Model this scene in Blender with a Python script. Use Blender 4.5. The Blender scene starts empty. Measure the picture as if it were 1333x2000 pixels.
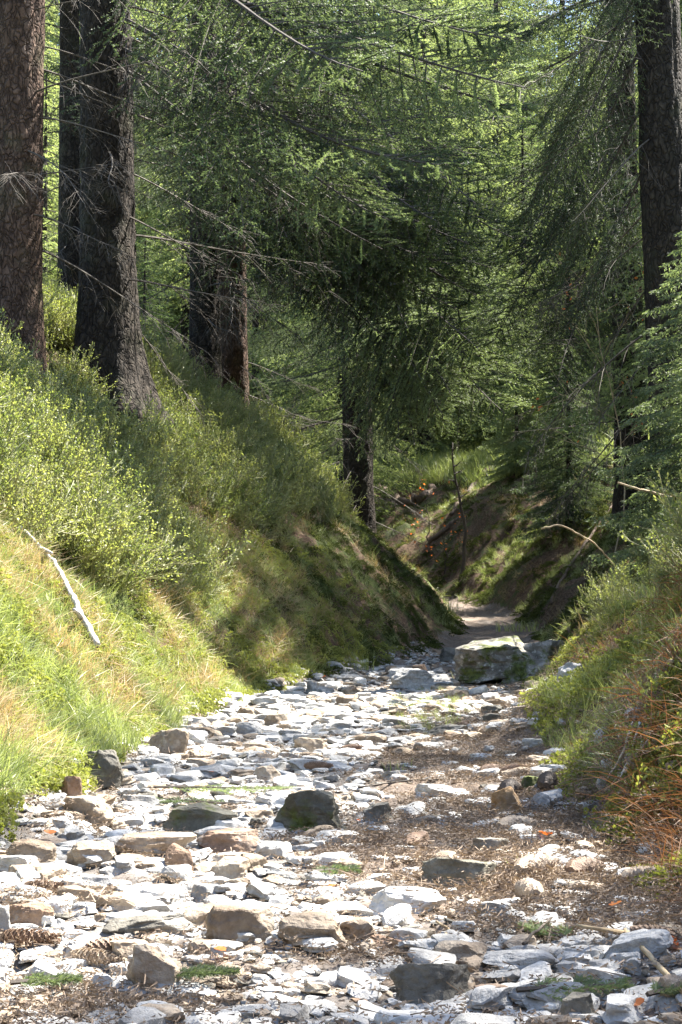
import bpy, math, random
import numpy as np
from mathutils import Vector, Matrix, Euler
from mathutils.bvhtree import BVHTree
R = math.radians
SC = bpy.context.scene
COL = SC.collection

# ------------------------------------------------------------------ camera, sky, sun, exposure
F = 3000.0                      # focal length in pixels of the 1333 x 2000 photograph
CAM_Z = 0.53
PITCH = math.atan2(216.0, F)    # horizon at pixel row 1216
cd = bpy.data.cameras.new('camera')
cam = bpy.data.objects.new('camera', cd)
COL.objects.link(cam)
cam.location = (0, 0, CAM_Z)
cam.rotation_euler = (math.pi / 2 + PITCH, 0, 0)
cd.sensor_fit = 'VERTICAL'
cd.sensor_height = 36.0
cd.lens = 36.0 * F / 2000.0
cd.clip_end = 600
cd.clip_start = 0.05
SC.camera = cam

SUN_AZ, SUN_EL = 58.0, 55.0     # azimuth measured from the view direction (+Y) towards the right (+X)
w = bpy.data.worlds.new('World')
SC.world = w
w.use_nodes = True
nt = w.node_tree
bg = nt.nodes['Background']
sky = nt.nodes.new('ShaderNodeTexSky')
sky.sky_type = 'NISHITA'
sky.sun_disc = False
sky.sun_elevation = R(SUN_EL)
sky.sun_rotation = R(SUN_AZ)
nt.links.new(sky.outputs[0], bg.inputs[0])
bg.inputs[1].default_value = 0.085

sd = bpy.data.lights.new('sun', 'SUN')
sd.energy = 5.0
sd.angle = R(0.5)
sd.color = (1.0, 0.95, 0.86)
sun = bpy.data.objects.new('sun', sd)
COL.objects.link(sun)
TO_SUN = Vector((math.sin(R(SUN_AZ)) * math.cos(R(SUN_EL)), math.cos(R(SUN_AZ)) * math.cos(R(SUN_EL)), math.sin(R(SUN_EL))))
sun.rotation_euler = TO_SUN.to_track_quat('Z', 'Y').to_euler()
sun.location = TO_SUN * 60

SC.view_settings.view_transform = 'Standard'
SC.view_settings.look = 'None'
SC.view_settings.gamma = 1.0
SC.view_settings.use_curve_mapping = False
SC.view_settings.exposure = 2.55
SC.render.engine = 'CYCLES'
SC.cycles.max_bounces = 6
SC.cycles.diffuse_bounces = 4
SC.cycles.transmission_bounces = 4
SC.cycles.use_denoising = True
SC.cycles.sample_clamp_indirect = 6.0


def px_dir(px, py):
    d = Vector(((px - 666.5) / F, 1.0, (1000.0 - py) / F))
    c, s = math.cos(PITCH), math.sin(PITCH)
    return Vector((d.x, d.y * c - d.z * s, d.y * s + d.z * c))


def at(px, py, Y):
    """point seen at a photograph pixel at distance Y in front of the camera"""
    d = px_dir(px, py)
    return Vector((0, 0, CAM_Z)) + d * (Y / d.y)


# ------------------------------------------------------------------ numpy noise
def _hash(ix, iy, iz):
    h = (ix * 374761393 + iy * 668265263 + iz * 2147483647 + 1013904223) & 0xFFFFFFFF
    h = ((h ^ (h >> 13)) * 1274126177) & 0xFFFFFFFF
    h = ((h ^ (h >> 16)) * 2246822519) & 0xFFFFFFFF
    return ((h ^ (h >> 15)) & 0xFFFFFF) / float(0xFFFFFF) * 2 - 1


def vnoise(x, y, z=0.0):
    x = np.asarray(x, float); y = np.asarray(y, float); z = np.zeros_like(x) + z
    xi = np.floor(x).astype(np.int64); yi = np.floor(y).astype(np.int64); zi = np.floor(z).astype(np.int64)
    fx, fy, fz = x - xi, y - yi, z - zi
    u, v, w_ = fx*fx*(3-2*fx), fy*fy*(3-2*fy), fz*fz*(3-2*fz)
    r = 0
    for dx in (0, 1):
        for dy in (0, 1):
            for dz in (0, 1):
                r = r + _hash(xi+dx, yi+dy, zi+dz) * (u if dx else 1-u) * (v if dy else 1-v) * (w_ if dz else 1-w_)
    return r


def fbm(x, y, z=0.0, o=4, g=0.5):
    a, s, f = 1.0, 0, 1.0
    for k in range(o):
        s = s + a * vnoise(x*f + 17.3*k, y*f + 5.1*k, np.asarray(z)*f + 3.7*k)
        a *= g; f *= 2.03
    return s


def sstep(a, b, x):
    t = np.clip((x - a) / (b - a), 0, 1)
    return t*t*(3-2*t)


# ------------------------------------------------------------------ the gully as a height field
#  centre line of the bed: x, y, half width, height, slope of left bank, slope of right bank, left top, right top
GUL = np.array([
    (-0.12, -6.0, .80, -.02, 1.20, 1.5, 3.7, 1.9),
    (-0.12, 2.0, .78, .00, 1.20, 1.5, 3.7, 1.9),
    (-0.02, 4.0, .82, .00, 1.22, 1.25, 3.8, 1.6),
    (0.05, 6.0, .88, .00, 1.25, 1.15, 3.8, 1.3),
    (0.13, 8.0, .93, .00, 1.27, 1.05, 3.9, 1.3),
    (0.36, 10.2, 1.0, .02, 1.27, .98, 4.0, 1.6),
    (0.78, 12.4, .86, .08, 1.24, 1.1, 4.2, 2.2),
    (1.30, 14.6, .66, .22, 1.17, 1.1, 4.0, 2.4),
    (1.72, 16.8, .46, .44, 1.05, 1.0, 3.2, 2.5),
    (1.75, 18.8, .42, .62, 1.00, 1.0, 3.0, 2.6),
    (1.15, 21.0, .42, .85, .90, 1.0, 2.8, 2.6),
    (0.35, 23.2, .50, 1.1, .8, .95, 2.4, 2.3),
    (-0.9, 25.6, .60, 1.5, .7, .8, 1.8, 2.0),
    (-3.5, 29.0, .8, 2.2, .5, .5, 1.5, 1.6),
    (-9.0, 36.0, 1., 3.4, .4, .4, 1.0, 1.0),
    (-20., 50.0, 1., 5.0, .4, .4, 1.0, 1.0)], float)


def gully(x, y):
    """signed side distance from the bed's centre line and the interpolated profile"""
    x = np.asarray(x, float); y = np.asarray(y, float)
    best = np.full(x.shape, 1e18); sd_ = np.zeros(x.shape)
    prof = [np.zeros(x.shape) for _ in range(6)]
    for k in range(len(GUL) - 1):
        a, b = GUL[k], GUL[k+1]
        dx, dy = b[0]-a[0], b[1]-a[1]
        L2 = dx*dx + dy*dy
        t = np.clip(((x-a[0])*dx + (y-a[1])*dy) / L2, 0, 1)
        qx, qy = a[0]+t*dx, a[1]+t*dy
        d2 = (x-qx)**2 + (y-qy)**2
        side = np.sign((x-qx)*dy - (y-qy)*dx)
        m = d2 < best
        best = np.where(m, d2, best)
        sd_ = np.where(m, side*np.sqrt(d2), sd_)
        for j in range(6):
            prof[j] = np.where(m, a[2+j]*(1-t) + b[2+j]*t, prof[j])
    return sd_, prof


def height(x, y, fine=True):
    x = np.asarray(x, float); y = np.asarray(y, float)
    wob = .10*fbm(x*.9, y*.9, 3.3, 2)
    s, (hw, z0, mL, mR, HL, HR) = gully(x, y)
    left = s < 0
    m = np.where(left, mL, mR); H = np.where(left, HL, HR)
    d = np.abs(s) - hw - wob*np.clip((y-1)/4, .3, 1)
    # bank: steep, rounded foot and shoulder
    foot = .16
    dd = np.where(d < -foot, 0, np.where(d < foot, (d+foot)**2/(4*foot), d))
    rise = m*dd
    bank = H*(1-np.exp(-(rise/H)*1.0 - .45*(rise/H)**3))
    beyond = np.clip(dd - H/m, 0, 60)
    bank = bank + beyond*np.where(left, .13, .03)
    z = z0 + bank + .16*np.clip(y-32, 0, 45)
    # bed slightly dished
    z = z - .03*np.clip(1-(s/hw)**2, 0, 1)
    # mossy mound and crumbling shoulder at the right foot
    def bump(cx, cy, rx, ry, h):
        q = ((x-cx)/rx)**2 + ((y-cy)/ry)**2
        return h*np.exp(-q*q)
    z = z + bump(1.13, 6.9, .38, .75, .17) + bump(.90, 4.15, .16, .75, .20) + bump(1.35, 5.2, .35, .9, .15)
    z = z + bump(-.95, 4.2, .25, .7, .07)
    onbank = sstep(.0, .25, d)
    # lumps and ribs running down the slope
    z = z + onbank*(.10*fbm(x*1.3, y*1.3, 1.0, 3) + .05*fbm(x*4, y*4, 7.0, 3))
    z = z + onbank*(s > 0)*sstep(11, 8, y)*(.13*np.abs(vnoise(x*2.6, y*1.9, 3.))-.06+.06*(np.abs(vnoise(x*5, y*4, 8.))))
    z = z + onbank*sstep(9, 12, y)*.11*(1-np.abs(vnoise(x*1.0 + y*2.6, x*.25, 9.0)))*(z < 3.6)
    if fine:
        z = z + onbank*.022*fbm(x*12, y*12, 2.0, 3)*sstep(40, 15, y)
        bed = 1 - onbank
        q = x*.35 + y
        st = vnoise(x*3.2 + y*.8, q*11, 4.0) + .6*vnoise(x*7 + 3, q*24, 8.0)
        led = np.abs((q*3.3 + .35*vnoise(x*2, y*2, 5.)) % 1.0)
        z = z + bed*(.013*st + .012*led + .02*fbm(x*2.2, y*2.2, 6., 3) + .007*fbm(x*25, y*30, 1., 2))
    return z


def frange(a, b, step):
    return list(np.arange(a, b, step))


xs = np.array(frange(-62, -20, 3.0) + frange(-20, -6, .6) + frange(-6, -2.6, .12) + frange(-2.6, 2.6, .03) + frange(2.6, 6, .09) + frange(6, 20, .6) + frange(20, 62, 3.0))
ys = np.array(frange(-30, -4, 2.5) + frange(-4, 1.4, .15) + frange(1.4, 8.5, .028) + frange(8.5, 20, .06) + frange(20, 30, .15) + frange(30, 60, 1.0) + frange(60, 200, 6))
GX, GY = np.meshgrid(xs, ys)
GZ = height(GX, GY)


# ------------------------------------------------------------------ materials
MATS = {}


def new_mat(name):
    m = bpy.data.materials.new(name); m.use_nodes = True
    MATS[name] = m
    n = m.node_tree
    return m, n, n.nodes['Principled BSDF'], n.nodes['Material Output']


def N(n, t, **kw):
    x = n.nodes.new(t)
    for k, v in kw.items():
        if k in x.inputs.keys() if not k.startswith('_') else False:
            x.inputs[k].default_value = v
        else:
            setattr(x, k.lstrip('_'), v)
    return x


def noise(n, scale, detail=4, rough=.55, vec=None, dist=0.0):
    t = n.nodes.new('ShaderNodeTexNoise')
    t.inputs['Scale'].default_value = scale; t.inputs['Detail'].default_value = detail
    t.inputs['Roughness'].default_value = rough; t.inputs['Distortion'].default_value = dist
    if vec is not None: n.links.new(vec, t.inputs['Vector'])
    return t.outputs['Fac']


def ramp(n, fac, stops, interp='LINEAR'):
    r = n.nodes.new('ShaderNodeValToRGB')
    cr = r.color_ramp; cr.interpolation = interp
    while len(cr.elements) < len(stops): cr.elements.new(.5)
    for e, (p, c) in zip(cr.elements, stops):
        e.position = p; e.color = (c[0], c[1], c[2], 1) if isinstance(c, (tuple, list)) else (c, c, c, 1)
    n.links.new(fac, r.inputs[0])
    return r.outputs[0]


def mixc(n, fac, a, b, mode='MIX'):
    m = n.nodes.new('ShaderNodeMix'); m.data_type = 'RGBA'; m.blend_type = mode
    for s, v in ((0, fac), (6, a), (7, b)):
        if isinstance(v, (int, float)): m.inputs[s].default_value = v
        elif isinstance(v, tuple): m.inputs[s].default_value = (*v, 1)
        else: n.links.new(v, m.inputs[s])
    return m.outputs[2]


def bump_(n, h, strength, dist, bsdf, prev=None):
    b = n.nodes.new('ShaderNodeBump')
    b.inputs['Strength'].default_value = strength; b.inputs['Distance'].default_value = dist
    n.links.new(h, b.inputs['Height'])
    if prev is not None: n.links.new(prev, b.inputs['Normal'])
    n.links.new(b.outputs[0], bsdf.inputs['Normal'])
    return b.outputs[0]


def objpos(n):
    g = n.nodes.new('ShaderNodeNewGeometry')
    return g.outputs['Position'], g


def obj_random(n):
    return n.nodes.new('ShaderNodeObjectInfo').outputs['Random']


def rock_mat(name, c1, c2, c3, moss=0.0, vein=.25):
    m, n, b, o = new_mat(name)
    P, g = objpos(n)
    base = ramp(n, noise(n, 9, 5, .6, P), [(.28, c1), (.5, c2), (.72, c3)])
    fine = ramp(n, noise(n, 70, 4, .65, P), [(.3, (.62, .60, .58)), (.6, (1, 1, 1)), (.8, (1.25, 1.2, 1.12))])
    col = mixc(n, .8, base, fine, 'MULTIPLY')
    hv = n.nodes.new('ShaderNodeHueSaturation')
    mr = n.nodes.new('ShaderNodeMapRange'); mr.inputs[3].default_value = .72; mr.inputs[4].default_value = 1.22
    n.links.new(obj_random(n), mr.inputs[0]); n.links.new(mr.outputs[0], hv.inputs['Value'])
    n.links.new(col, hv.inputs['Color']); col = hv.outputs[0]
    lich = ramp(n, noise(n, 28, 3, .5, P), [(.60, 0.0), (.68, 1.0)])
    lm = n.nodes.new('ShaderNodeMath'); lm.operation = 'MULTIPLY'; n.links.new(lich, lm.inputs[0]); lm.inputs[1].default_value = vein
    col = mixc(n, lm.outputs[0], col, (.50, .49, .44))
    if moss > 0:
        mf = ramp(n, noise(n, 5.5, 5, .7, P), [(.56-moss*.3, 0.0), (.66-moss*.3, 1.0)])
        mc = ramp(n, noise(n, 40, 3, .6, P), [(.3, (.035, .045, .012)), (.7, (.12, .14, .03))])
        col = mixc(n, mf, col, mc)
    n.links.new(col, b.inputs['Base Color'])
    b.inputs['Roughness'].default_value = .8
    b.inputs['Specular IOR Level'].default_value = .35
    b1 = bump_(n, noise(n, 22, 6, .65, P), .7, .02, b)
    bump_(n, noise(n, 120, 4, .6, P), .5, .004, b, b1)
    return m


rock_mat('grey_rock', (.20, .195, .19), (.35, .345, .335), (.48, .47, .45))
rock_mat('pale_rock', (.34, .33, .315), (.47, .46, .44), (.58, .565, .54))
rock_mat('tan_rock', (.17, .12, .08), (.29, .23, .17), (.40, .35, .28))
rock_mat('red_rock', (.15, .09, .06), (.27, .18, .12), (.36, .28, .22))
rock_mat('dark_rock', (.07, .065, .055), (.13, .12, .10), (.22, .21, .19), vein=.1)
rock_mat('mossy_rock', (.08, .075, .055), (.14, .13, .10), (.25, .24, .20), moss=.22, vein=.1)
rock_mat('boulder_rock', (.08, .068, .05), (.20, .185, .16), (.42, .40, .37), moss=.16, vein=.6)
rock_mat('orange_rock', (.20, .16, .12), (.36, .22, .10), (.34, .31, .27))


def path_mat():
    m, n, b, o = new_mat('path_bed')
    P, g = objpos(n)
    mp = n.nodes.new('ShaderNodeMapping'); mp.inputs['Scale'].default_value = (1, 2.6, 1.5)
    n.links.new(P, mp.inputs[0])
    rock = ramp(n, noise(n, 6, 6, .65, mp.outputs[0]), [(.3, (.06, .055, .05)), (.5, (.16, .15, .14)), (.7, (.34, .33, .31))])
    soil = ramp(n, noise(n, 45, 5, .7, P), [(.3, (.05, .035, .025)), (.55, (.14, .10, .072)), (.75, (.28, .22, .16))])
    f = ramp(n, noise(n, 2.6, 6, .65, P), [(.44, 0.0), (.56, 1.0)])
    # litter gathers towards the right side of the bed
    sx = n.nodes.new('ShaderNodeSeparateXYZ'); n.links.new(P, sx.inputs[0])
    mr = n.nodes.new('ShaderNodeMapRange'); n.links.new(sx.outputs[0], mr.inputs[0])
    mr.inputs[1].default_value = -.35; mr.inputs[2].default_value = .75; mr.inputs[3].default_value = .0; mr.inputs[4].default_value = .75
    ad = n.nodes.new('ShaderNodeMath'); ad.operation = 'ADD'; ad.use_clamp = True
    sb = n.nodes.new('ShaderNodeMath'); sb.operation = 'MULTIPLY'; n.links.new(f, sb.inputs[0]); sb.inputs[1].default_value = .6
    n.links.new(sb.outputs[0], ad.inputs[0]); n.links.new(mr.outputs[0], ad.inputs[1])
    col = mixc(n, ad.outputs[0], rock, soil)
    n.links.new(col, b.inputs['Base Color'])
    b.inputs['Roughness'].default_value = .85
    b1 = bump_(n, noise(n, 30, 6, .7, mp.outputs[0]), .8, .015, b)
    bump_(n, noise(n, 150, 4, .6, P), .6, .004, b, b1)
    return m


def ground_mat(name, litter_bias, green_a, green_b, red=.0):
    m, n, b, o = new_mat(name)
    P, g = objpos(n)
    moss = ramp(n, noise(n, 18, 5, .7, P), [(.3, green_a), (.6, green_b), (.8, (.17, .20, .05))])
    soil = ramp(n, noise(n, 35, 6, .7, P), [(.3, (.035, .022, .014)), (.5, (.10, .062, .038)), (.7, (.20, .14, .09)), (.85, (.30, .15, .07))])
    f = ramp(n, noise(n, 2.2, 6, .7, P, .6), [(.5-litter_bias, 0.0), (.6-litter_bias, 1.0)])
    col = mixc(n, f, moss, soil)
    n.links.new(col, b.inputs['Base Color'])
    b.inputs['Roughness'].default_value = .9
    b.inputs['Specular IOR Level'].default_value = .2
    b1 = bump_(n, noise(n, 14, 6, .7, P), .8, .05, b)
    bump_(n, noise(n, 90, 4, .7, P), .7, .012, b, b1)
    return m


path_mat()
ground_mat('bank_left_soil', .06, (.035, .05, .012), (.09, .115, .03))
ground_mat('bank_right_soil', .09, (.03, .04, .014), (.075, .09, .03))
ground_mat('forest_soil', .02, (.035, .055, .015), (.09, .13, .035))


def leaf_mat(name, ca, cb, trans=.4, rough=.5, spec=.5, scale=6, tcol=None):
    m, n, b, o = new_mat(name)
    P, g = objpos(n)
    rnd = obj_random(n)
    nz = noise(n, scale, 3, .6, P)
    ad = n.nodes.new('ShaderNodeMath'); ad.operation = 'ADD'
    ml = n.nodes.new('ShaderNodeMath'); ml.operation = 'MULTIPLY'; n.links.new(rnd, ml.inputs[0]); ml.inputs[1].default_value = .35
    n.links.new(nz, ad.inputs[0]); n.links.new(ml.outputs[0], ad.inputs[1])
    col = ramp(n, ad.outputs[0], [(.42, ca), (.85, cb)])
    n.links.new(col, b.inputs['Base Color'])
    b.inputs['Roughness'].default_value = rough
    b.inputs['Specular IOR Level'].default_value = spec
    tr = n.nodes.new('ShaderNodeBsdfTranslucent')
    tc = mixc(n, 1.0, col, tcol or (1.5, 1.6, .7), 'MULTIPLY')
    n.links.new(tc, tr.inputs['Color'])
    mx = n.nodes.new('ShaderNodeMixShader'); mx.inputs[0].default_value = trans
    n.links.new(b.outputs[0], mx.inputs[1]); n.links.new(tr.outputs[0], mx.inputs[2])
    n.links.new(mx.outputs[0], o.inputs['Surface'])
    return m


leaf_mat('needles', (.025, .042, .028), (.21, .25, .135), .38, .6, .3, 2.0, (1.35, 1.45, .85))
leaf_mat('shaded_needles', (.022, .036, .026), (.10, .13, .068), .26, .6, .3, 2.0, (1.4, 1.5, .75))  # darker copy of the needles, with canopy shade in its colour
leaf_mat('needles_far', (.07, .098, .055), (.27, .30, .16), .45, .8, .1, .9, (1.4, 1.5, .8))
leaf_mat('dry_needles', (.10, .055, .03), (.20, .12, .07), .25, .7, .3)
leaf_mat('bilberry_leaf', (.10, .135, .05), (.30, .31, .14), .4, .55, .45, 9)
leaf_mat('bilberry_stem', (.13, .15, .055), (.30, .28, .13), .1, .6, .4, 9)
leaf_mat('grass', (.14, .18, .06), (.32, .34, .15), .42, .45, .5, 7, (1.3, 1.4, .8))
leaf_mat('straw', (.22, .15, .07), (.42, .33, .18), .35, .5, .5, 7, (1.2, 1.1, .8))
leaf_mat('rust_straw', (.12, .06, .03), (.27, .15, .075), .3, .6, .3, 7, (1.3, 1.0, .7))
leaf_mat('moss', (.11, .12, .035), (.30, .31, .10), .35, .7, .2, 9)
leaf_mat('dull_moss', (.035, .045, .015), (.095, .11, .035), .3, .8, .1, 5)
leaf_mat('orange_leaf', (.36, .10, .025), (.55, .20, .05), .45, .5, .4, 9, (1.4, 1.0, .7))
leaf_mat('litter', (.085, .06, .045), (.33, .255, .19), .1, .7, .3, 30, (1.2, 1.1, .8))


def bark_mat(name, c1, c2, c3, green=.35):
    m, n, b, o = new_mat(name)
    tc = n.nodes.new('ShaderNodeTexCoord')
    mp = n.nodes.new('ShaderNodeMapping'); mp.inputs['Scale'].default_value = (1, 1, .55)
    n.links.new(tc.outputs['Object'], mp.inputs[0])
    v = n.nodes.new('ShaderNodeTexVoronoi'); v.inputs['Scale'].default_value = 26; v.feature = 'DISTANCE_TO_EDGE'
    wn = n.nodes.new('ShaderNodeTexNoise'); wn.inputs['Scale'].default_value = 12; n.links.new(mp.outputs[0], wn.inputs['Vector'])
    dm = mixc(n, .12, mp.outputs[0], wn.outputs['Color'])
    n.links.new(dm, v.inputs['Vector'])
    nz = noise(n, 16, 6, .7, mp.outputs[0])
    col = ramp(n, nz, [(.3, c1), (.5, c2), (.72, c3)])
    cells = ramp(n, v.outputs['Distance'], [(.0, .35), (.16, 1.15)])
    col = mixc(n, .75, col, cells, 'MULTIPLY')
    gf = ramp(n, noise(n, 3.2, 4, .6, tc.outputs['Object']), [(.52, 0.0), (.7, green)])
    col = mixc(n, gf, col, (.075, .085, .04))
    n.links.new(col, b.inputs['Base Color'])
    b.inputs['Roughness'].default_value = .9
    b.inputs['Specular IOR Level'].default_value = .2
    inv = ramp(n, v.outputs['Distance'], [(0., 0.), (.2, 1.)])
    b1 = bump_(n, inv, .9, .015, b)
    bump_(n, nz, .6, .02, b, b1)
    return m


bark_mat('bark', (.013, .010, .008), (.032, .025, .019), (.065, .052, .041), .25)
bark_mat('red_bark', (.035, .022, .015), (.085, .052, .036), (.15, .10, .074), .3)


def simple_mat(name, c1, c2, rough=.8, scale=12):
    m, n, b, o = new_mat(name)
    P, g = objpos(n)
    col = ramp(n, noise(n, scale, 5, .65, P), [(.32, c1), (.68, c2)])
    n.links.new(col, b.inputs['Base Color']); b.inputs['Roughness'].default_value = rough
    bump_(n, noise(n, scale*5, 4, .6, P), .5, .005, b)
    return m


simple_mat('twig', (.028, .022, .017), (.075, .058, .044))
simple_mat('grey_twig', (.03, .024, .018), (.10, .08, .06))
simple_mat('bleached_wood', (.30, .27, .24), (.62, .60, .57), .7, 30)
simple_mat('tan_twig', (.26, .18, .10), (.42, .33, .20))
simple_mat('cone_scale', (.13, .075, .045), (.30, .20, .13), .6, 60)
simple_mat('pale_cone_scale', (.26, .19, .13), (.46, .37, .27), .55, 60)
simple_mat('dark_cone_scale', (.035, .025, .02), (.12, .085, .06), .55, 60)
simple_mat('root_wood', (.06, .04, .028), (.17, .115, .08), .85, 14)


# ------------------------------------------------------------------ mesh builder
class MB:
    def __init__(s): s.v = []; s.f = []; s.m = []; s.n = 0

    def add(s, v, f, m=0):
        v = np.asarray(v, float).reshape(-1, 3); f = np.asarray(f, int).reshape(-1, 3)
        s.v.append(v); s.f.append(f + s.n); s.m.append(np.full(len(f), m)); s.n += len(v)

    def tube(s, pts, rad, seg=5, m=0, cap=True):
        P = np.asarray([tuple(p) for p in pts], float); k = len(P)
        rad = np.broadcast_to(np.asarray(rad, float), (k,))
        T = np.gradient(P, axis=0); T /= (np.linalg.norm(T, axis=1)[:, None] + 1e-9)
        up = np.array([0, 0, 1.]) if abs(T[0][2]) < .9 else np.array([1., 0, 0])
        A = np.cross(T, up); A /= (np.linalg.norm(A, axis=1)[:, None] + 1e-9)
        B = np.cross(T, A)
        th = np.arange(seg) / seg * 2*np.pi
        V = P[:, None] + rad[:, None, None]*(A[:, None]*np.cos(th)[None, :, None] + B[:, None]*np.sin(th)[None, :, None])
        V = V.reshape(-1, 3)
        fs = []
        for i in range(k-1):
            for j in range(seg):
                a, b = i*seg+j, i*seg+(j+1) % seg
                c, d = a+seg, b+seg
                fs += [(a, b, d), (a, d, c)]
        if cap:
            V = np.vstack([V, P[:1], P[-1:]])
            for j in range(seg):
                fs.append((k*seg, (j+1) % seg, j)); fs.append((k*seg+1, (k-1)*seg+j, (k-1)*seg+(j+1) % seg))
        s.add(V, fs, m)

    def needles(s, P, D, Ln, K=8, nl=.014, wd=.0022, m=1, rng=None, fwd=.75):
        """K needle-shaped triangles round each of the shoots starting at P along D"""
        P = np.asarray(P, float); D = np.asarray(D, float); Ln = np.asarray(Ln, float); n_ = len(P)
        if n_ == 0: return
        D = D/(np.linalg.norm(D, axis=1)[:, None]+1e-9)
        up = np.tile(np.array([.13, .21, .97]), (n_, 1))
        A = np.cross(D, up); A /= (np.linalg.norm(A, axis=1)[:, None]+1e-9); B = np.cross(D, A)
        t = (np.arange(K)+rng.random((n_, K))*.8)/K
        ph = rng.random((n_, K))*2*np.pi
        rad = A[:, None]*np.cos(ph)[..., None] + B[:, None]*(np.sin(ph)*.7)[..., None]
        base = P[:, None] + D[:, None]*(t*Ln[:, None])[..., None]
        nd = D[:, None]*fwd + rad
        nd /= np.linalg.norm(nd, axis=2)[..., None]
        ln = nl*(1-.35*t)*(.7+.5*rng.random((n_, K)))
        side = np.cross(nd, D[:, None] + .3*rad)
        side /= (np.linalg.norm(side, axis=2)[..., None]+1e-9)
        v0 = base - side*wd; v1 = base + side*wd; v2 = base + nd*ln[..., None]
        V = np.stack([v0, v1, v2], 2).reshape(-1, 3)
        s.add(V, np.arange(len(V)).reshape(-1, 3), m)

    def mesh(s, name, mats, smooth=False):
        v = np.vstack(s.v); f = np.vstack(s.f); m = np.concatenate(s.m)
        me = bpy.data.meshes.new(name)
        me.vertices.add(len(v)); me.vertices.foreach_set('co', v.astype(np.float32).ravel())
        me.loops.add(len(f)*3); me.loops.foreach_set('vertex_index', f.astype(np.int32).ravel())
        me.polygons.add(len(f)); me.polygons.foreach_set('loop_start', np.arange(0, len(f)*3, 3, dtype=np.int32))
        me.polygons.foreach_set('loop_total', np.full(len(f), 3, dtype=np.int32))
        for mn in mats: me.materials.append(MATS[mn])
        me.polygons.foreach_set('material_index', m.astype(np.int32))
        me.polygons.foreach_set('use_smooth', np.full(len(f), smooth))
        me.update(calc_edges=True)
        return me


def obj(name, me, parent=None, loc=None, rot=None, scale=None):
    o = bpy.data.objects.new(name, me); COL.objects.link(o)
    if parent is not None: o.parent = parent
    if loc is not None: o.location = loc
    if rot is not None: o.rotation_euler = rot
    if scale is not None: o.scale = scale if hasattr(scale, '__len__') else (scale,)*3
    return o


def tag(o, label=None, cat=None, group=None, kind=None):
    if label: o['label'] = label
    if cat: o['category'] = cat
    if group: o['group'] = group
    if kind: o['kind'] = kind
    return o


def empty(name, loc, rz=0):
    o = bpy.data.objects.new(name, None); COL.objects.link(o)
    o.location = loc; o.rotation_euler = (0, 0, rz); o.empty_display_size = .1
    return o


# ------------------------------------------------------------------ ground, banks, path
def grid_mesh(name, mask, mat):
    ny, nx = GX.shape
    idx = np.arange(ny*nx).reshape(ny, nx)
    q = np.stack([idx[:-1, :-1], idx[:-1, 1:], idx[1:, 1:], idx[1:, :-1]], -1)[mask].reshape(-1, 4)
    used, inv = np.unique(q, return_inverse=True)
    V = np.stack([GX.ravel()[used], GY.ravel()[used], GZ.ravel()[used]], 1)
    q = inv.reshape(-1, 4)
    me = bpy.data.meshes.new(name)
    me.vertices.add(len(V)); me.vertices.foreach_set('co', V.astype(np.float32).ravel())
    me.loops.add(len(q)*4); me.loops.foreach_set('vertex_index', q.astype(np.int32).ravel())
    me.polygons.add(len(q)); me.polygons.foreach_set('loop_start', np.arange(0, len(q)*4, 4, dtype=np.int32))
    me.polygons.foreach_set('loop_total', np.full(len(q), 4, dtype=np.int32))
    me.materials.append(MATS[mat]); me.polygons.foreach_set('use_smooth', np.full(len(q), True))
    me.update(calc_edges=True)
    o = obj(name, me); o['kind'] = 'structure'
    return o


cx = (GX[:-1, :-1] + GX[1:, 1:])/2; cy = (GY[:-1, :-1] + GY[1:, 1:])/2
S_, PR_ = gully(cx, cy)
HW_ = PR_[0] + .04*vnoise(cx*5, cy*5)
inpath = (np.abs(S_) < HW_) & (cy < 30)
lb = (~inpath) & (S_ < 0) & (S_ > -PR_[0]-3.2) & (cy < 30)
rb = (~inpath) & (S_ >= 0) & (S_ < PR_[0]+3.0) & (cy < 30)
PATH = grid_mesh('path', inpath, 'path_bed')
BANKL = grid_mesh('bank', lb, 'bank_left_soil')
BANKR = grid_mesh('bank', rb, 'bank_right_soil')
FLOOR = grid_mesh('forest_floor', ~(inpath | lb | rb), 'forest_soil')


def H(x, y):
    return float(height(np.array([x]), np.array([y]))[0])


_q = []
sub = (GX[:-1, :-1] > -12) & (GX[:-1, :-1] < 12) & (GY[:-1, :-1] > 1.0) & (GY[:-1, :-1] < 40)
ny, nx = GX.shape
idx = np.arange(ny*nx).reshape(ny, nx)
quads = np.stack([idx[:-1, :-1], idx[:-1, 1:], idx[1:, 1:], idx[1:, :-1]], -1)[sub]
used, inv = np.unique(quads, return_inverse=True)
BVH = BVHTree.FromPolygons(np.stack([GX.ravel()[used], GY.ravel()[used], GZ.ravel()[used]], 1).tolist(), inv.reshape(-1, 4).tolist())


def ghit(px, py):
    d = px_dir(px, py).normalized()
    r = BVH.ray_cast(Vector((0, 0, CAM_Z)), d, 60)
    if r[0] is None:
        return at(px, py, 20), Vector((0, 0, 1)), 20.0
    return r[0], r[1], r[0].y


# ------------------------------------------------------------------ geometry-node scatter for what nobody could count
PROTO = {}


def proto(kind, me):
    if kind not in PROTO: PROTO[kind] = bpy.data.collections.new('set_' + kind)
    o = bpy.data.objects.new('%s_piece' % kind, me)
    PROTO[kind].objects.link(o)


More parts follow.
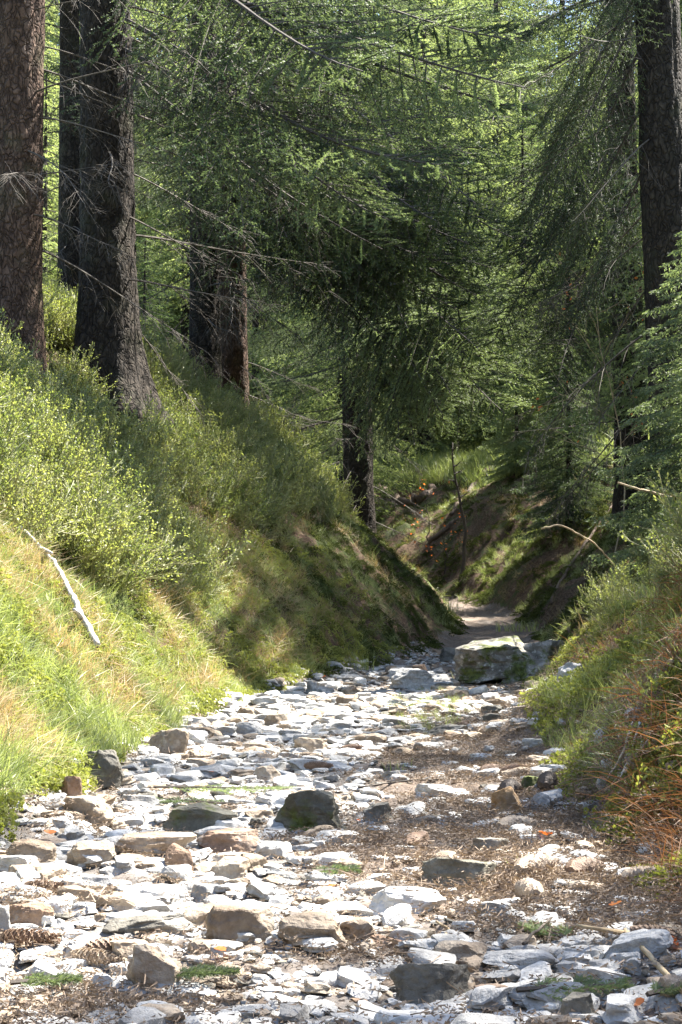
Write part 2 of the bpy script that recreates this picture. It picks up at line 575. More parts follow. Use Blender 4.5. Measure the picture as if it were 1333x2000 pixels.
def scatter(name, kind, P, ROT, SCL, label=None, cat=None):
    P = np.asarray(P, float); n_ = len(P)
    nv = len(PROTO[kind].objects)
    rng = np.random.default_rng(n_ + 7)
    me = bpy.data.meshes.new(name)
    me.vertices.add(n_); me.vertices.foreach_set('co', P.astype(np.float32).ravel())
    a = me.attributes.new('rot', 'FLOAT_VECTOR', 'POINT'); a.data.foreach_set('vector', np.asarray(ROT, np.float32).ravel())
    a = me.attributes.new('scl', 'FLOAT', 'POINT'); a.data.foreach_set('value', np.asarray(SCL, np.float32).ravel())
    a = me.attributes.new('pick', 'INT', 'POINT'); a.data.foreach_set('value', rng.integers(0, nv, n_).astype(np.int32))
    o = obj(name, me)
    tag(o, label, cat, kind='stuff')
    g = bpy.data.node_groups.new('scatter_' + kind, 'GeometryNodeTree')
    g.interface.new_socket('Geometry', in_out='INPUT', socket_type='NodeSocketGeometry')
    g.interface.new_socket('Geometry', in_out='OUTPUT', socket_type='NodeSocketGeometry')
    gi = g.nodes.new('NodeGroupInput'); go = g.nodes.new('NodeGroupOutput')
    ip = g.nodes.new('GeometryNodeInstanceOnPoints'); ci = g.nodes.new('GeometryNodeCollectionInfo')
    ci.inputs['Collection'].default_value = PROTO[kind]
    ci.inputs['Separate Children'].default_value = True; ci.inputs['Reset Children'].default_value = True
    ip.inputs['Pick Instance'].default_value = True
    def attr(nm, t):
        x = g.nodes.new('GeometryNodeInputNamedAttribute'); x.data_type = t; x.inputs['Name'].default_value = nm
        return [s for s in x.outputs if s.enabled and s.name == 'Attribute'][0]
    g.links.new(gi.outputs[0], ip.inputs['Points'])
    g.links.new(ci.outputs[0], ip.inputs['Instance'])
    g.links.new(attr('pick', 'INT'), ip.inputs['Instance Index'])
    er = g.nodes.new('FunctionNodeEulerToRotation')
    g.links.new(attr('rot', 'FLOAT_VECTOR'), er.inputs[0])
    g.links.new(er.outputs[0], ip.inputs['Rotation'])
    g.links.new(attr('scl', 'FLOAT'), ip.inputs['Scale'])
    g.links.new(ip.outputs[0], go.inputs[0])
    md = o.modifiers.new('scatter', 'NODES'); md.node_group = g
    return o


def blades(mb, rng, n_, hmin, hmax, spread, width, lean, m=0, seg=3, bend=.5):
    for k in range(n_):
        a = rng.random()*2*np.pi; r = spread*math.sqrt(rng.random())
        p = np.array([math.cos(a)*r, math.sin(a)*r, -.01])
        h = rng.uniform(hmin, hmax); a2 = rng.random()*2*np.pi
        d = np.array([math.cos(a2), math.sin(a2), 0]); l = rng.uniform(.2, 1)*lean
        sd = np.array([-d[1], d[0], 0])*width*rng.uniform(.6, 1.2)
        V = []
        for i in range(seg+1):
            t = i/seg
            c = p + np.array([0, 0, 1])*h*t*(1-.35*bend*t*l*2) + d*h*l*(t**1.7)
            ww = sd*(1-t)**.6
            if i < seg: V += [c-ww, c+ww]
            else: V += [c]
        fs = []
        for i in range(seg-1): fs += [(2*i, 2*i+1, 2*i+3), (2*i, 2*i+3, 2*i+2)]
        fs.append((2*seg-2, 2*seg-1, 2*seg))
        mb.add(V, fs, m)


def leafpair(mb, p, d, size, rng, m):
    d = d/np.linalg.norm(d)
    s_ = np.cross(d, rng.normal(size=3)); s_ /= np.linalg.norm(s_)+1e-9
    mb.add([p, p+d*size*.5+s_*size*.3, p+d*size, p+d*size*.5-s_*size*.3], [(0, 1, 2), (0, 2, 3)], m)


def bilberry(seed, hgt=.28, stems=15):
    """broom-like dwarf shrub: many thin green upright stems forking into short twigs with few small leaves"""
    rng = np.random.default_rng(seed); mb = MB()
    for k in range(stems):
        a = rng.random()*2*np.pi; r = .08*math.sqrt(rng.random())
        p = np.array([math.cos(a)*r, math.sin(a)*r, -.03])
        d = np.array([math.cos(a)*.30+rng.normal()*.12, math.sin(a)*.30+rng.normal()*.12, 1.0])
        n_ = 8; pts = [p]; h = hgt*rng.uniform(.5, 1.2)
        for i in range(n_):
            d = d + rng.normal(size=3)*.11; d[2] = abs(d[2]); d /= np.linalg.norm(d)
            pts.append(pts[-1] + d*h/n_)
        mb.tube(pts, np.linspace(.0022, .0011, len(pts)), 3, 0, False)
        for i in range(3, n_+1):
            for q in range(2):
                e = d*1.0 + rng.normal(size=3)*.42; e[2] = abs(e[2])+.2; e /= np.linalg.norm(e)
                tl = rng.uniform(.035, .085)
                mb.tube([pts[i], pts[i]+e*tl*.5, pts[i]+e*tl + np.array([0, 0, .008])], [.0015, .0013, .0009], 3, 0, False)
                for u in (.3, .55, .75, .9, 1.0):
                    leafpair(mb, pts[i]+e*tl*u, e*.9+rng.normal(size=3)*.6, rng.uniform(.009, .016), rng, 1)
    return mb.mesh('bilberry', ['bilberry_stem', 'bilberry_leaf'])


for k in range(5): proto('bilberry', bilberry(100+k, .22+.025*k))
for k in range(4):
    rng = np.random.default_rng(200+k); mb = MB(); blades(mb, rng, 34, .05, .15, .05, .0017, .9); proto('grass', mb.mesh('grass_tuft', ['grass']))
for k in range(4):
    rng = np.random.default_rng(230+k); mb = MB(); blades(mb, rng, 30, .07, .20, .05, .0014, 1.3, bend=.8); proto('straw', mb.mesh('straw_tuft', ['straw']))
for k in range(3):
    rng = np.random.default_rng(250+k); mb = MB(); blades(mb, rng, 26, .05, .14, .06, .0016, 1.5, bend=.9); proto('rust', mb.mesh('rust_tuft', ['rust_straw']))


def moss_patch(seed, mat='moss'):
    rng = np.random.default_rng(seed); mb = MB()
    n_ = 95
    for k in range(n_):
        a = rng.random()*2*np.pi; r = .05*math.sqrt(rng.random())
        p = np.array([math.cos(a)*r, math.sin(a)*r, -.004 + .018*(1-(r/.05)**2)])
        d = np.array([rng.normal()*.5, rng.normal()*.5, 1.0])
        for q in range(3):
            leafpair(mb, p, d+rng.normal(size=3)*.7, rng.uniform(.005, .010), rng, 0)
    return mb.mesh('moss_patch', [mat])


for k in range(3): proto('moss', moss_patch(300+k))
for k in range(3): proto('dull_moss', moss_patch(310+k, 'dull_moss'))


def litter_patch(seed):
    rng = np.random.default_rng(seed); mb = MB()
    for k in range(80):
        a = rng.random()*2*np.pi; r = .09*math.sqrt(rng.random())
        p = np.array([math.cos(a)*r, math.sin(a)*r, .001+.012*rng.random()])
        d = np.array([rng.normal(), rng.normal(), rng.normal()*.25]); d /= np.linalg.norm(d)
        s_ = np.cross(d, [0, 0, 1.]); s_ /= np.linalg.norm(s_); L = rng.uniform(.007, .014)
        if k < 3: L = rng.uniform(.02, .045)
        ww = .0005 if k >= 3 else .0009
        mb.add([p-d*L/2-s_*ww, p-d*L/2+s_*ww, p+d*L/2+s_*ww, p+d*L/2-s_*ww+np.array([0, 0, .003])], [(0, 1, 2), (0, 2, 3)], 0)
    return mb.mesh('litter_patch', ['litter'])


for k in range(4): proto('litter', litter_patch(320+k))


# ------------------------------------------------------------------ rocks
def ico(sub):
    import bmesh
    bm = bmesh.new(); bmesh.ops.create_icosphere(bm, subdivisions=sub, radius=1.0)
    v = np.array([x.co[:] for x in bm.verts]); f = np.array([[q.index for q in p.verts] for p in bm.faces]); bm.free()
    return v, f


ICO = {k: ico(k) for k in (2, 3, 4, 5, 6)}


def rock_mesh(name, seed, dims, mat, sub=4, cuts=9, rough=.10, tilt=0.0, lumps=0.0, flat=False):
    """an angular stone: a sphere cut by planes, then roughened; dims = full size x, y, z; origin at its foot"""
    rng = np.random.default_rng(seed)
    v, f = ICO[sub]; v = v.copy()
    if lumps: v = v*(1+lumps*fbm(v[:, 0]*1.7+seed, v[:, 1]*1.7, v[:, 2]*1.7, 2))[:, None]
    for k in range(cuts):
        n_ = rng.normal(size=3); n_ /= np.linalg.norm(n_); d = rng.uniform(.52, .80)
        if k == 0: n_ = np.array([rng.normal()*.15, rng.normal()*.15, 1.0]); n_ /= np.linalg.norm(n_); d = .55
        if k == 1: n_ = np.array([rng.normal()*.35, -1.0, rng.normal()*.2]); n_ /= np.linalg.norm(n_); d = .62
        s_ = v@n_ - d
        v = v - np.where(s_ > 0, s_, 0)[:, None]*n_*.93
    o_ = seed*3.1
    nn = v/np.linalg.norm(v, axis=1)[:, None]
    v = v + nn*(rough*fbm(v[:, 0]*2.3+o_, v[:, 1]*2.3, v[:, 2]*2.3, 4, .55))[:, None]
    v = v + nn*(rough*.6*(np.abs(vnoise(v[:, 0]*4+o_, v[:, 1]*4, v[:, 2]*9))-.3))[:, None]
    led = .5+.5*np.sin(v[:, 2]*16+3*vnoise(v[:, 0]*2+o_, v[:, 1]*2, v[:, 2]))
    v[:, :2] *= (1+rough*.28*(led > .5)*(np.abs(nn[:, 2]) < .75))[:, None]
    rz_ = np.clip(-nn[:, 2], 0, .85)
    v[:, :2] *= (1/np.sqrt(1-rz_**2))[:, None]      # the buried half keeps its girth
    lo, hi = v.min(0), v.max(0)
    v = (v-(lo+hi)/2)/(hi-lo)
    v = v*np.array(dims)
    if tilt:
        c, s_ = math.cos(tilt), math.sin(tilt)
        v = v@np.array([[c, 0, s_], [0, 1, 0], [-s_, 0, c]])
    v[:, 2] += dims[2]*.5
    mb = MB(); mb.add(v, f)
    me = mb.mesh(name, [mat], not flat)
    if not flat: me.set_sharp_from_angle(angle=R(24 if sub > 3 else 28))
    return me


PPM = lambda Y: F/Y
ROCKS = []


def rock_px(x0, x1, yt, yb, mat, label, seed, depth=.75, sub=4, tilt=0., cuts=9, rough=.10, sink=.18, lumps=0., rz=None, group=None):
    hit, nrm, Y = ghit((x0+x1)/2, yb)
    W = (x1-x0)/PPM(Y); D = W*depth
    Yc = Y + D*.42
    xc = hit.x*Yc/Y
    zg = min(H(xc, Yc), hit.z, H(xc, Y))
    top = at((x0+x1)/2, yt, Y+D*.6).z
    Hh = max(top-zg, W*.13); bot = zg-max(Hh, .03)*sink
    Ht = Hh+zg-bot
    me = rock_mesh('rock', seed, (W, D, Ht), mat, sub, cuts, rough, tilt, lumps)
    o = obj('rock', me, loc=(xc, Yc, bot), rot=(0, 0, random.Random(seed).uniform(-.25, .25) if rz is None else rz))
    tag(o, label, 'rock', group)
    ROCKS.append((xc, Yc, W/2, D/2))
    return o


def big_boulder():
    """one boulder of several fused knobs, its cracks running between them"""
    hit, nn, Y = ghit(1010, 1335)
    yc = Y+.24; xc = hit.x*yc/Y; z0 = min(H(xc, yc), hit.z)-.06
    mb = MB()
    for j, (x, y, w_, d_, h_, ry) in enumerate([(-.15, .02, .66, .54, .41, .1), (.16, .05, .58, .54, .38, -.1), (.14, -.17, .30, .26, .26, .2), (.34, .02, .40, .46, .27, .3), (-.02, -.16, .24, .22, .20, 0)]):
        me = rock_mesh('knob', 40+j, (w_, d_, h_), 'boulder_rock', 5 if j < 2 else 4, 6, .11, 0, .14)
        v = np.zeros(len(me.vertices)*3); me.vertices.foreach_get('co', v); v = v.reshape(-1, 3)
        f = np.zeros(len(me.polygons)*3, int); me.polygons.foreach_get('vertices', f)
        c, s_ = math.cos(ry), math.sin(ry)
        v = v@np.array([[c, s_, 0], [-s_, c, 0], [0, 0, 1]])+np.array([x, y, 0])
        mb.add(v*1.06, f); bpy.data.meshes.remove(me)
    m_ = mb.mesh('boulder', ['boulder_rock'], True); m_.set_sharp_from_angle(angle=R(26))
    o = obj('boulder', m_, loc=(xc, yc, z0))
    tag(o, 'large grey boulder with lichen top and mossy front at the far end of the path', 'boulder')
    ROCKS.append((xc, yc, .5, .35))
    return o


B = big_boulder()
rock_px(1085, 1160, 1292, 1330, 'grey_rock', 'low grey rock tail against the right end of the large boulder', 2, .8)
rk = [
 (226, 385, 1624, 1672, 'tan_rock', 'long flat slab with dark undercut front left of the reddish brown block', .5),
 (380, 512, 1617, 1667, 'red_rock', 'reddish brown oblong block below the dark mossy boulder', .5),
 (320, 378, 1646, 1702, 'red_rock', 'rounded brown stone in front of the reddish brown block', .7),
 (131, 226, 1640, 1697, 'tan_rock', 'lumpy tan stone left of the long undercut slab', .7),
 (12, 112, 1637, 1690, 'tan_rock', 'tan slab with a cracked front near the left edge of the path', .6),
 (-10, 78, 1667, 1703, 'pale_rock', 'pale flat stone cut by the left picture edge below the cracked tan slab', .8),
 (112, 197, 1727, 1775, 'tan_rock', 'brown wedge stone with a pointed top on the left of the path', .6),
 (186, 390, 1785, 1834, 'dark_rock', 'long dark fronted slab sloping down to the right above the upright brown stone', .45),
 (15, 112, 1759, 1812, 'red_rock', 'dark brown stone with a white sunlit top by the left edge', .7),
 (-20, 24, 1765, 1817, 'grey_rock', 'grey stone half outside the left picture edge', .8),
 (244, 357, 1836, 1953, 'tan_rock', 'upright egg shaped brown stone standing in the left foreground', .75),
 (175, 223, 1898, 1960, 'pale_rock', 'small grey stone with a dark hollow left of the upright brown stone', .7),
 (408, 496, 1672, 1722, 'tan_rock', 'pinkish wedge stone with a sharp peak in the middle of the path', .7),
 (423, 490, 1712, 1739, 'tan_rock', 'low tan stone right below the peaked wedge stone', .7),
 (400, 541, 1764, 1846, 'tan_rock', 'brown block with a bright flat top left of the double humped stone', .6),
 (542, 688, 1778, 1852, 'tan_rock', 'double humped pale stone in the centre foreground', .7),
 (720, 873, 1730, 1786, 'pale_rock', 'broad pale slab like a table top resting on small stones', .55),
 (820, 977, 1673, 1737, 'mossy_rock', 'arched olive brown slab with small green plants at its foot', .4),
 (762, 932, 1870, 1978, 'dark_rock', 'big dark angular rock with a brown left face in the foreground', .7),
 (923, 996, 1918, 1972, 'red_rock', 'rounded brown stone touching the right side of the big dark rock', .8),
 (880, 954, 1756, 1785, 'pale_rock', 'flat white stone right of the table like slab', .7),
 (962, 1029, 1752, 1785, 'pale_rock', 'bright white stone in front of the end on cone', .7),
 (1028, 1097, 1764, 1791, 'pale_rock', 'white stone tapering to the right beside the end on cone', .6),
 (932, 1094, 1852, 1903, 'grey_rock', 'grey slab with a deep black shadow under its front edge', .5),
 (993, 1120, 1913, 1957, 'grey_rock', 'flat oval grey stone in the shaded right foreground', .6),
 (1168, 1319, 1822, 1892, 'grey_rock', 'large grey slab leaning down to the right beside the dark cone', .6),
 (1086, 1210, 1818, 1880, 'grey_rock', 'broad grey flat rock left of the leaning slab', .7),
 (1095, 1172, 1934, 2002, 'dark_rock', 'crumbly dark brown clod at the bottom right edge of the picture', .8),
 (1083, 1138, 1876, 1906, 'grey_rock', 'small flat blue grey stone under the broad grey flat rock', .7),
 (1215, 1262, 1868, 1905, 'grey_rock', 'rounded grey pebble in front of the leaning slab', .8),
 (49, 157, 1883, 1951, 'pale_rock', 'large smooth white stone in the bottom left corner', .7),
 (50, 130, 1856, 1886, 'tan_rock', 'low oval stone behind the large smooth white stone', .6),
 (365, 434, 1724, 1760, 'grey_rock', 'thin grey slab with a square end beside the low tan stone', .6),
 (289, 370, 1420, 1482, 'tan_rock', 'rough tan block sticking out at the mossy foot of the left bank', .8),
 (355, 408, 1425, 1462, 'pale_rock', 'sunlit pale rock arm right of the rough tan block', .8),
 (150, 241, 1462, 1542, 'dark_rock', 'dark sloping rock with a grass tuft at the foot of the left bank', .7),
 (118, 162, 1513, 1578, 'red_rock', 'upright reddish stone like a finger on the left side', .8),
 (114, 228, 1552, 1612, 'tan_rock', 'smooth tan domed stone below the upright reddish stone', .7),
 (318, 463, 1568, 1632, 'mossy_rock', 'dark mossy boulder behind the reddish brown block', .6),
 (244, 342, 1474, 1499, 'pale_rock', 'long white slab in front of the rough tan block', .6),
 (522, 690, 1533, 1628, 'mossy_rock', 'broad dark rock hump with mossy patches in the middle of the path', .9),
 (498, 551, 1492, 1527, 'tan_rock', 'small tan pyramid stone above the broad dark hump', .8),
 (706, 769, 1566, 1608, 'dark_rock', 'dark pointed stone at the right end of the broad dark hump', .7),
 (574, 641, 1439, 1471, 'tan_rock', 'squarish brown block lit from above on the far part of the path', .6),
 (758, 855, 1304, 1349, 'grey_rock', 'angular slab with a bright top left of the large boulder', .6),
 (803, 838, 1297, 1320, 'red_rock', 'small reddish stone behind the angular bright slab', .8),
 (655, 692, 1357, 1381, 'tan_rock', 'small rounded stone by the far grass patch', .8),
 (596, 624, 1329, 1356, 'grey_rock', 'small rounded rock at the foot of the left bank where it turns', .8),
 (810, 908, 1528, 1562, 'pale_rock', 'flat pale slab sunk in brown needles right of centre', .7),
 (960, 1025, 1533, 1594, 'orange_rock', 'square stone with an orange stained front by the striped cone', .8),
 (1037, 1082, 1548, 1586, 'grey_rock', 'small grey stone right of the orange stained one', .8),
 (1018, 1060, 1514, 1552, 'mossy_rock', 'dark mossy stone between the orange stained stone and the striped cone', .8),
 (906, 970, 1368, 1387, 'pale_rock', 'dazzling white flat stone in front of the large boulder', .7),
 (831, 925, 1413, 1443, 'dark_rock', 'low dark slab breaking the path below the dazzling white stone', .6),
 (516, 563, 1392, 1419, 'tan_rock', 'rounded tan stone on the far left of the stony bed', .8),
 (452, 512, 1409, 1436, 'grey_rock', 'tilted grey stone beside the rounded tan stone', .5),
 (855, 905, 1264, 1290, 'dark_rock', 'dark flat stone in the shade left of the large boulder', .8),
 (920, 1000, 1634, 1678, 'dark_rock', 'dark brown stone half buried above the arched slab', .6),
 (560, 640, 1480, 1508, 'grey_rock', 'low grey stone near the fallen grey cone', .6),
 (940, 1010, 1392, 1413, 'dark_rock', 'thin layered ledge of rock under the dazzling white stone', .6),
 (1085, 1150, 1735, 1760, 'pale_rock', 'pale thin stone among red litter on the right', .6),
 (1195, 1285, 1748, 1776, 'pale_rock', 'thin white slab under the right bank', .5),
 (1280, 1345, 1905, 1975, 'tan_rock', 'tan stone leaning at the right picture edge', .8),
]
for i, (a, b, c, d, m, lab, dep) in enumerate(rk):
    rock_px(a, b, c, d, m, lab, 20+i, dep, 5 if (b-a) > 90 else 4, tilt={7: .12, 25: .22, 17: -.06}.get(i, 0.), cuts=13 if i % 3 else 9, rough=.075)

# stones of the bed: the largest as pieces of the path, then gravel
STM = {}
rngS = np.random.default_rng(5)
kinds = ['pale_rock', 'grey_rock', 'grey_rock', 'tan_rock', 'pale_rock', 'tan_rock', 'dark_rock', 'red_rock']
smesh = [rock_mesh('stone', 700+k, (1, .72, .18 + .11*(k % 3)), kinds[k % 8], 3, 11, .12, flat=False) for k in range(16)]


def blocked(x, y, r):
    return any(((x-a)/(c+r*.6))**2 + ((y-b)/(d+r*.6))**2 < 1 for a, b, c, d in ROCKS)


cnt = 0; placed = []
tries = 0
while cnt < 285 and tries < 20000:
    tries += 1
    u = rngS.random()
    y = 1.75*(6.2**u)                      # denser near the camera
    s, (hw, *_) = gully(np.array([0.]), np.array([y])); 
    cxx = np.interp(y, GUL[:, 1], GUL[:, 0]); hw = np.interp(y, GUL[:, 1], GUL[:, 2])
    x = cxx + rngS.uniform(-1, 1)*hw*.98
    if abs(x) > .235*y: continue
    # fewer on the right of the middle stretch, where litter covers the bed
    if x > cxx+.05 and 2.9 < y < 8 and rngS.random() < .75: continue
    size = (.035+.075*rngS.random()**2)*(.65+.10*y)
    if blocked(x, y, size*.5) or (10.6 < y < 14.0 and x > .85): continue
    if any((x-a)**2+(y-b)**2 < (.42*(size+c))**2 for a, b, c in placed): continue
    placed.append((x, y, size))
    o = obj('stone', smesh[rngS.integers(0, 16)], PATH, (x, y, H(x, y)-size*.10), (rngS.normal()*.10, rngS.normal()*.10, rngS.random()*6.28), (size, size, size*rngS.uniform(.6, 1.3)))
    cnt += 1
for k in range(10):
    proto('gravel', rock_mesh('pebble', 900+k, (1, .7, .16+.09*(k % 3)), ['grey_rock', 'tan_rock', 'grey_rock', 'dark_rock', 'pale_rock'][k % 5], 2, 9, .12, flat=True))
rng = np.random.default_rng(12)
for k in range(10):
    proto('slab', rock_mesh('slab', 950+k, (1, .7, .22+.08*(k % 3)), ['pale_rock', 'grey_rock', 'grey_rock', 'tan_rock', 'grey_rock'][k % 5], 3, 8, .09))
n_ = 4600
u = rng.random(n_); gy = 1.65*(8.1**u)
cxx = np.interp(gy, GUL[:, 1], GUL[:, 0]); hw = np.interp(gy, GUL[:, 1], GUL[:, 2])
gx = cxx + rng.uniform(-1, 1, n_)*hw*1.05
keep = (np.abs(gx) < .24*gy) & ~((gx > cxx+.05) & (gy > 2.7) & (gy < 9) & (rng.random(n_) < .6))
keep &= ~((np.abs(gx-.112*gy) < .9) & (gy > 10.6) & (gy < 14.2) & (gx > .85))
gx, gy = gx[keep], gy[keep]
sz = (.04+.085*rng.random(len(gx))**1.8)*(.6+.10*gy)
rt = np.stack([rng.normal(size=len(gx))*.11, rng.normal(size=len(gx))*.11, rng.random(len(gx))*6.28], 1)
scatter('slate_pieces', 'slab', np.stack([gx, gy, height(gx, gy)-sz*.09], 1), rt, sz, 'overlapping flat slate pieces packed between the larger stones', 'stones')
rng = np.random.default_rng(11)
n_ = 26000
u = rng.random(n_); gy = 1.6*(9.5**u)
cxx = np.interp(gy, GUL[:, 1], GUL[:, 0]); hw = np.interp(gy, GUL[:, 1], GUL[:, 2])
gx = cxx + rng.uniform(-1, 1, n_)*hw*1.06
keep = (np.abs(gx) < .24*gy) & ~((gx > cxx+.1) & (gy > 2.9) & (gy < 8) & (rng.random(n_) < .8)) & (fbm(gx*1.7, gy*1.7, 5., 2) > -.75+.3*rng.random(n_))
gx, gy = gx[keep], gy[keep]
sz = (.008+.032*rng.random(len(gx))**2.2)*(.6+.11*gy)
rt = np.stack([rng.normal(size=len(gx))*.25, rng.normal(size=len(gx))*.25, rng.random(len(gx))*6.28], 1)
o = scatter('gravel', 'gravel', np.stack([gx, gy, height(gx, gy)-sz*.08], 1), rt, sz, 'grey and tan pebbles and slate chips between the larger stones of the path', 'gravel')


# ------------------------------------------------------------------ spruce boughs
def axis(rng, L, droop, tip, n_=14, wob=.03):
    s = np.linspace(0, 1, n_)
    ph = rng.random(2)*6
    return np.stack([L*s*(1-.12*droop*s), L*wob*np.sin(s*4+ph[0])*s, -droop*L*s**1.5 + tip*L*s**4 + L*wob*.5*np.sin(s*5+ph[1])*s], 1)


def interp(P, t):
    t = np.clip(t, 0, 1)*(len(P)-1); i = np.minimum(t.astype(int) if hasattr(t, 'astype') else int(t), len(P)-2)
    return P[i] + (P[i+1]-P[i])*(t-i)


def bough(seed, L=2.6, bare=.22, width=.34, droop=.22, tip=.10, hang=.5, K=13, green=1.0, step=.085):
    rng = np.random.default_rng(seed); mb = MB()
    A = axis(rng, L, droop, tip)
    mb.tube(A, np.linspace(.017, .003, len(A)), 5, 0, False)
    SP, SD, SL = [], [], []
    s = .06
    sgn = 1
    while s < .995:
        p = interp(A, s); d = interp(A, min(s+.03, 1)) - interp(A, max(s-.03, 0)); d /= np.linalg.norm(d)
        isbare = s < bare
        prof = min(1, (1-s)*1.9+.10)*min(1, .45+s*1.8)
        sl = width*L*prof*rng.uniform(.6, 1.12)
        sgn = -sgn
        ang = R(rng.uniform(42, 68))
        side = np.cross(d, [0, 0, 1.]); side /= np.linalg.norm(side)
        e = d*math.cos(ang) + side*sgn*math.sin(ang) + np.array([0, 0, rng.normal()*.12])
        n_ = 7; uu = np.linspace(0, 1, n_)
        Q = p + e*(sl*uu)[:, None] + np.array([0, 0, -1.])*(hang*sl*.55*rng.uniform(.3, 1.5)*uu**2)[:, None] + d*(.15*sl*uu**2)[:, None]
        Q[:, :] += rng.normal(size=(n_, 3))*.006*uu[:, None]
        mb.tube(Q, np.linspace(.0045, .0015, n_), 3, 0, False)
        if isbare:
            for q in range(5):   # dead fine twigs hanging in the inner bough
                t = rng.uniform(.2, 1); q0 = interp(Q, t)
                e2 = e*.5+rng.normal(size=3)*.5+np.array([0, 0, -.5]); e2 /= np.linalg.norm(e2); l2 = rng.uniform(.1, .28)
                mb.tube([q0, q0+e2*l2*.5, q0+e2*l2+np.array([0, 0, -.04])], [.0016, .0012, .0008], 3, 0, False)
        else:
            t = .10; g2 = 1
            while t < 1.0:
                q0 = interp(Q, t); e1 = Q[-1]-Q[0]; e1 /= np.linalg.norm(e1); g2 = -g2
                sd2 = np.cross(e1, [0, 0, 1.]); sd2 /= np.linalg.norm(sd2)
                l2 = sl*.42*(1-t*.75)*rng.uniform(.6, 1.15)+.03
                e2 = e1*.75 + sd2*g2*.75 + np.array([0, 0, -hang*rng.uniform(.1, .9)]); e2 /= np.linalg.norm(e2)
                if l2 > .10:
                    q2 = q0+e2*l2+np.array([0, 0, -.1*l2])
                    mb.tube([q0, (q0+q2)/2, q2], [.0018, .0014, .0009], 3, 0, False)
                    nn = int(l2/.050); g3 = 1
                    for j in range(nn):
                        v_ = (j+.5)/nn; g3 = -g3
                        sd3 = np.cross(e2, [0, 0, 1.]); sd3 /= np.linalg.norm(sd3)+1e-9
                        e3 = e2*.8 + sd3*g3*.7 + np.array([0, 0, -.25*hang]); SP.append(q0+(q2-q0)*v_); SD.append(e3); SL.append(rng.uniform(.035, .075)*(1.15-.5*v_))
                    SP.append(q0); SD.append(e2); SL.append(l2)
                    SP.append(q0+(q2-q0)*.5); SD.append(e2); SL.append(l2*.6)
                else:
                    SP.append(q0); SD.append(e2); SL.append(l2)
                t += .072/sl
            for t in np.arange(.1, 1.0, .08):
                SP.append(interp(Q, t)); SD.append(e); SL.append(.07)
        s += step/L*.5*rng.uniform(.4, 1.7)
    SP.append(A[-2]); SD.append(A[-1]-A[-2]); SL.append(.15)
    SP, SD, SL = np.array(SP), np.array(SD), np.array(SL)
    mb.needles(SP, SD, SL, K, .0155, .0042, 1, rng, fwd=.8)
    return mb.mesh('spruce_bough', ['twig', 'needles'])


def dead_bough(seed, L=1.6, droop=.35, twigs=16):
    rng = np.random.default_rng(seed); mb = MB()
    A = axis(rng, L, droop, .12, 14, .05)
    mb.tube(A, np.linspace(.010, .002, len(A)), 4, 0, False)
    for k in range(twigs):
        s = rng.uniform(.15, .97); p = interp(A, s); d = interp(A, min(s+.05, 1))-interp(A, s-.05); d /= np.linalg.norm(d)
        e = d*rng.uniform(.4, 1) + np.array([0, rng.choice([-1, 1])*rng.uniform(.3, .9), rng.uniform(-.7, .15)]); e /= np.linalg.norm(e)
        l = rng.uniform(.15, .55)*(1.1-s*.6)
        u = np.linspace(0, 1, 6)
        Q = p + e*(l*u)[:, None] + np.array([0, 0, -1.])*(l*.35*u**2)[:, None] + rng.normal(size=(6, 3))*.008*u[:, None]
        mb.tube(Q, np.linspace(.0034, .0012, 6), 3, 0, False)
        for j in range(4):
            q0 = interp(Q, rng.uniform(.3, 1)); e2 = e+rng.normal(size=3)*.6; e2 /= np.linalg.norm(e2); l2 = rng.uniform(.06, .2)
            mb.tube([q0, q0+e2*l2*.5, q0+e2*l2+np.array([0, 0, -.02])], [.0016, .0013, .0009], 3, 0, False)
    return mb.mesh('dead_bough', ['grey_twig'])


BOUGH = [bough(400+k, 2.6, [.22, .3, .15, .35, .2, .28][k], [.30, .36, .33, .28, .36, .30][k], [.16, .26, .34, .22, .12, .3][k], .10, [.2, .35, .6, .3, .15, .5][k]) for k in range(6)]
BOUGH_SHADED = []
for me in BOUGH:                      # canopy shade put into the needle colour of the darker trees
    m2 = me.copy(); m2.name = 'spruce_bough_shaded'; m2.materials[1] = MATS['shaded_needles']; BOUGH_SHADED.append(m2)
DEAD = [dead_bough(430+k, 1.6, [.3, .45, .2, .55, .35][k], 15+2*k) for k in range(5)]


def place_bough(tree, pos_w, dir_w, length, meshes, base, rng, name='branch', L0=2.6, roll=None, idx=None):
    """hang a bough (built along +X) on a tree: pos_w world start, dir_w its heading"""
    d = Vector(dir_w).normalized()
    rz = math.atan2(d.y, d.x); ry = -math.asin(max(-1, min(1, d.z)))
    o = obj(name, meshes[rng.randrange(len(meshes)) if idx is None else idx], tree, Vector(pos_w)-Vector(tree.location),
            None, length/L0)
    o.rotation_mode = 'XYZ'
    o.rotation_euler = Euler((rng.uniform(-.25, .25) if roll is None else roll, ry, rz), 'XYZ')
    return o


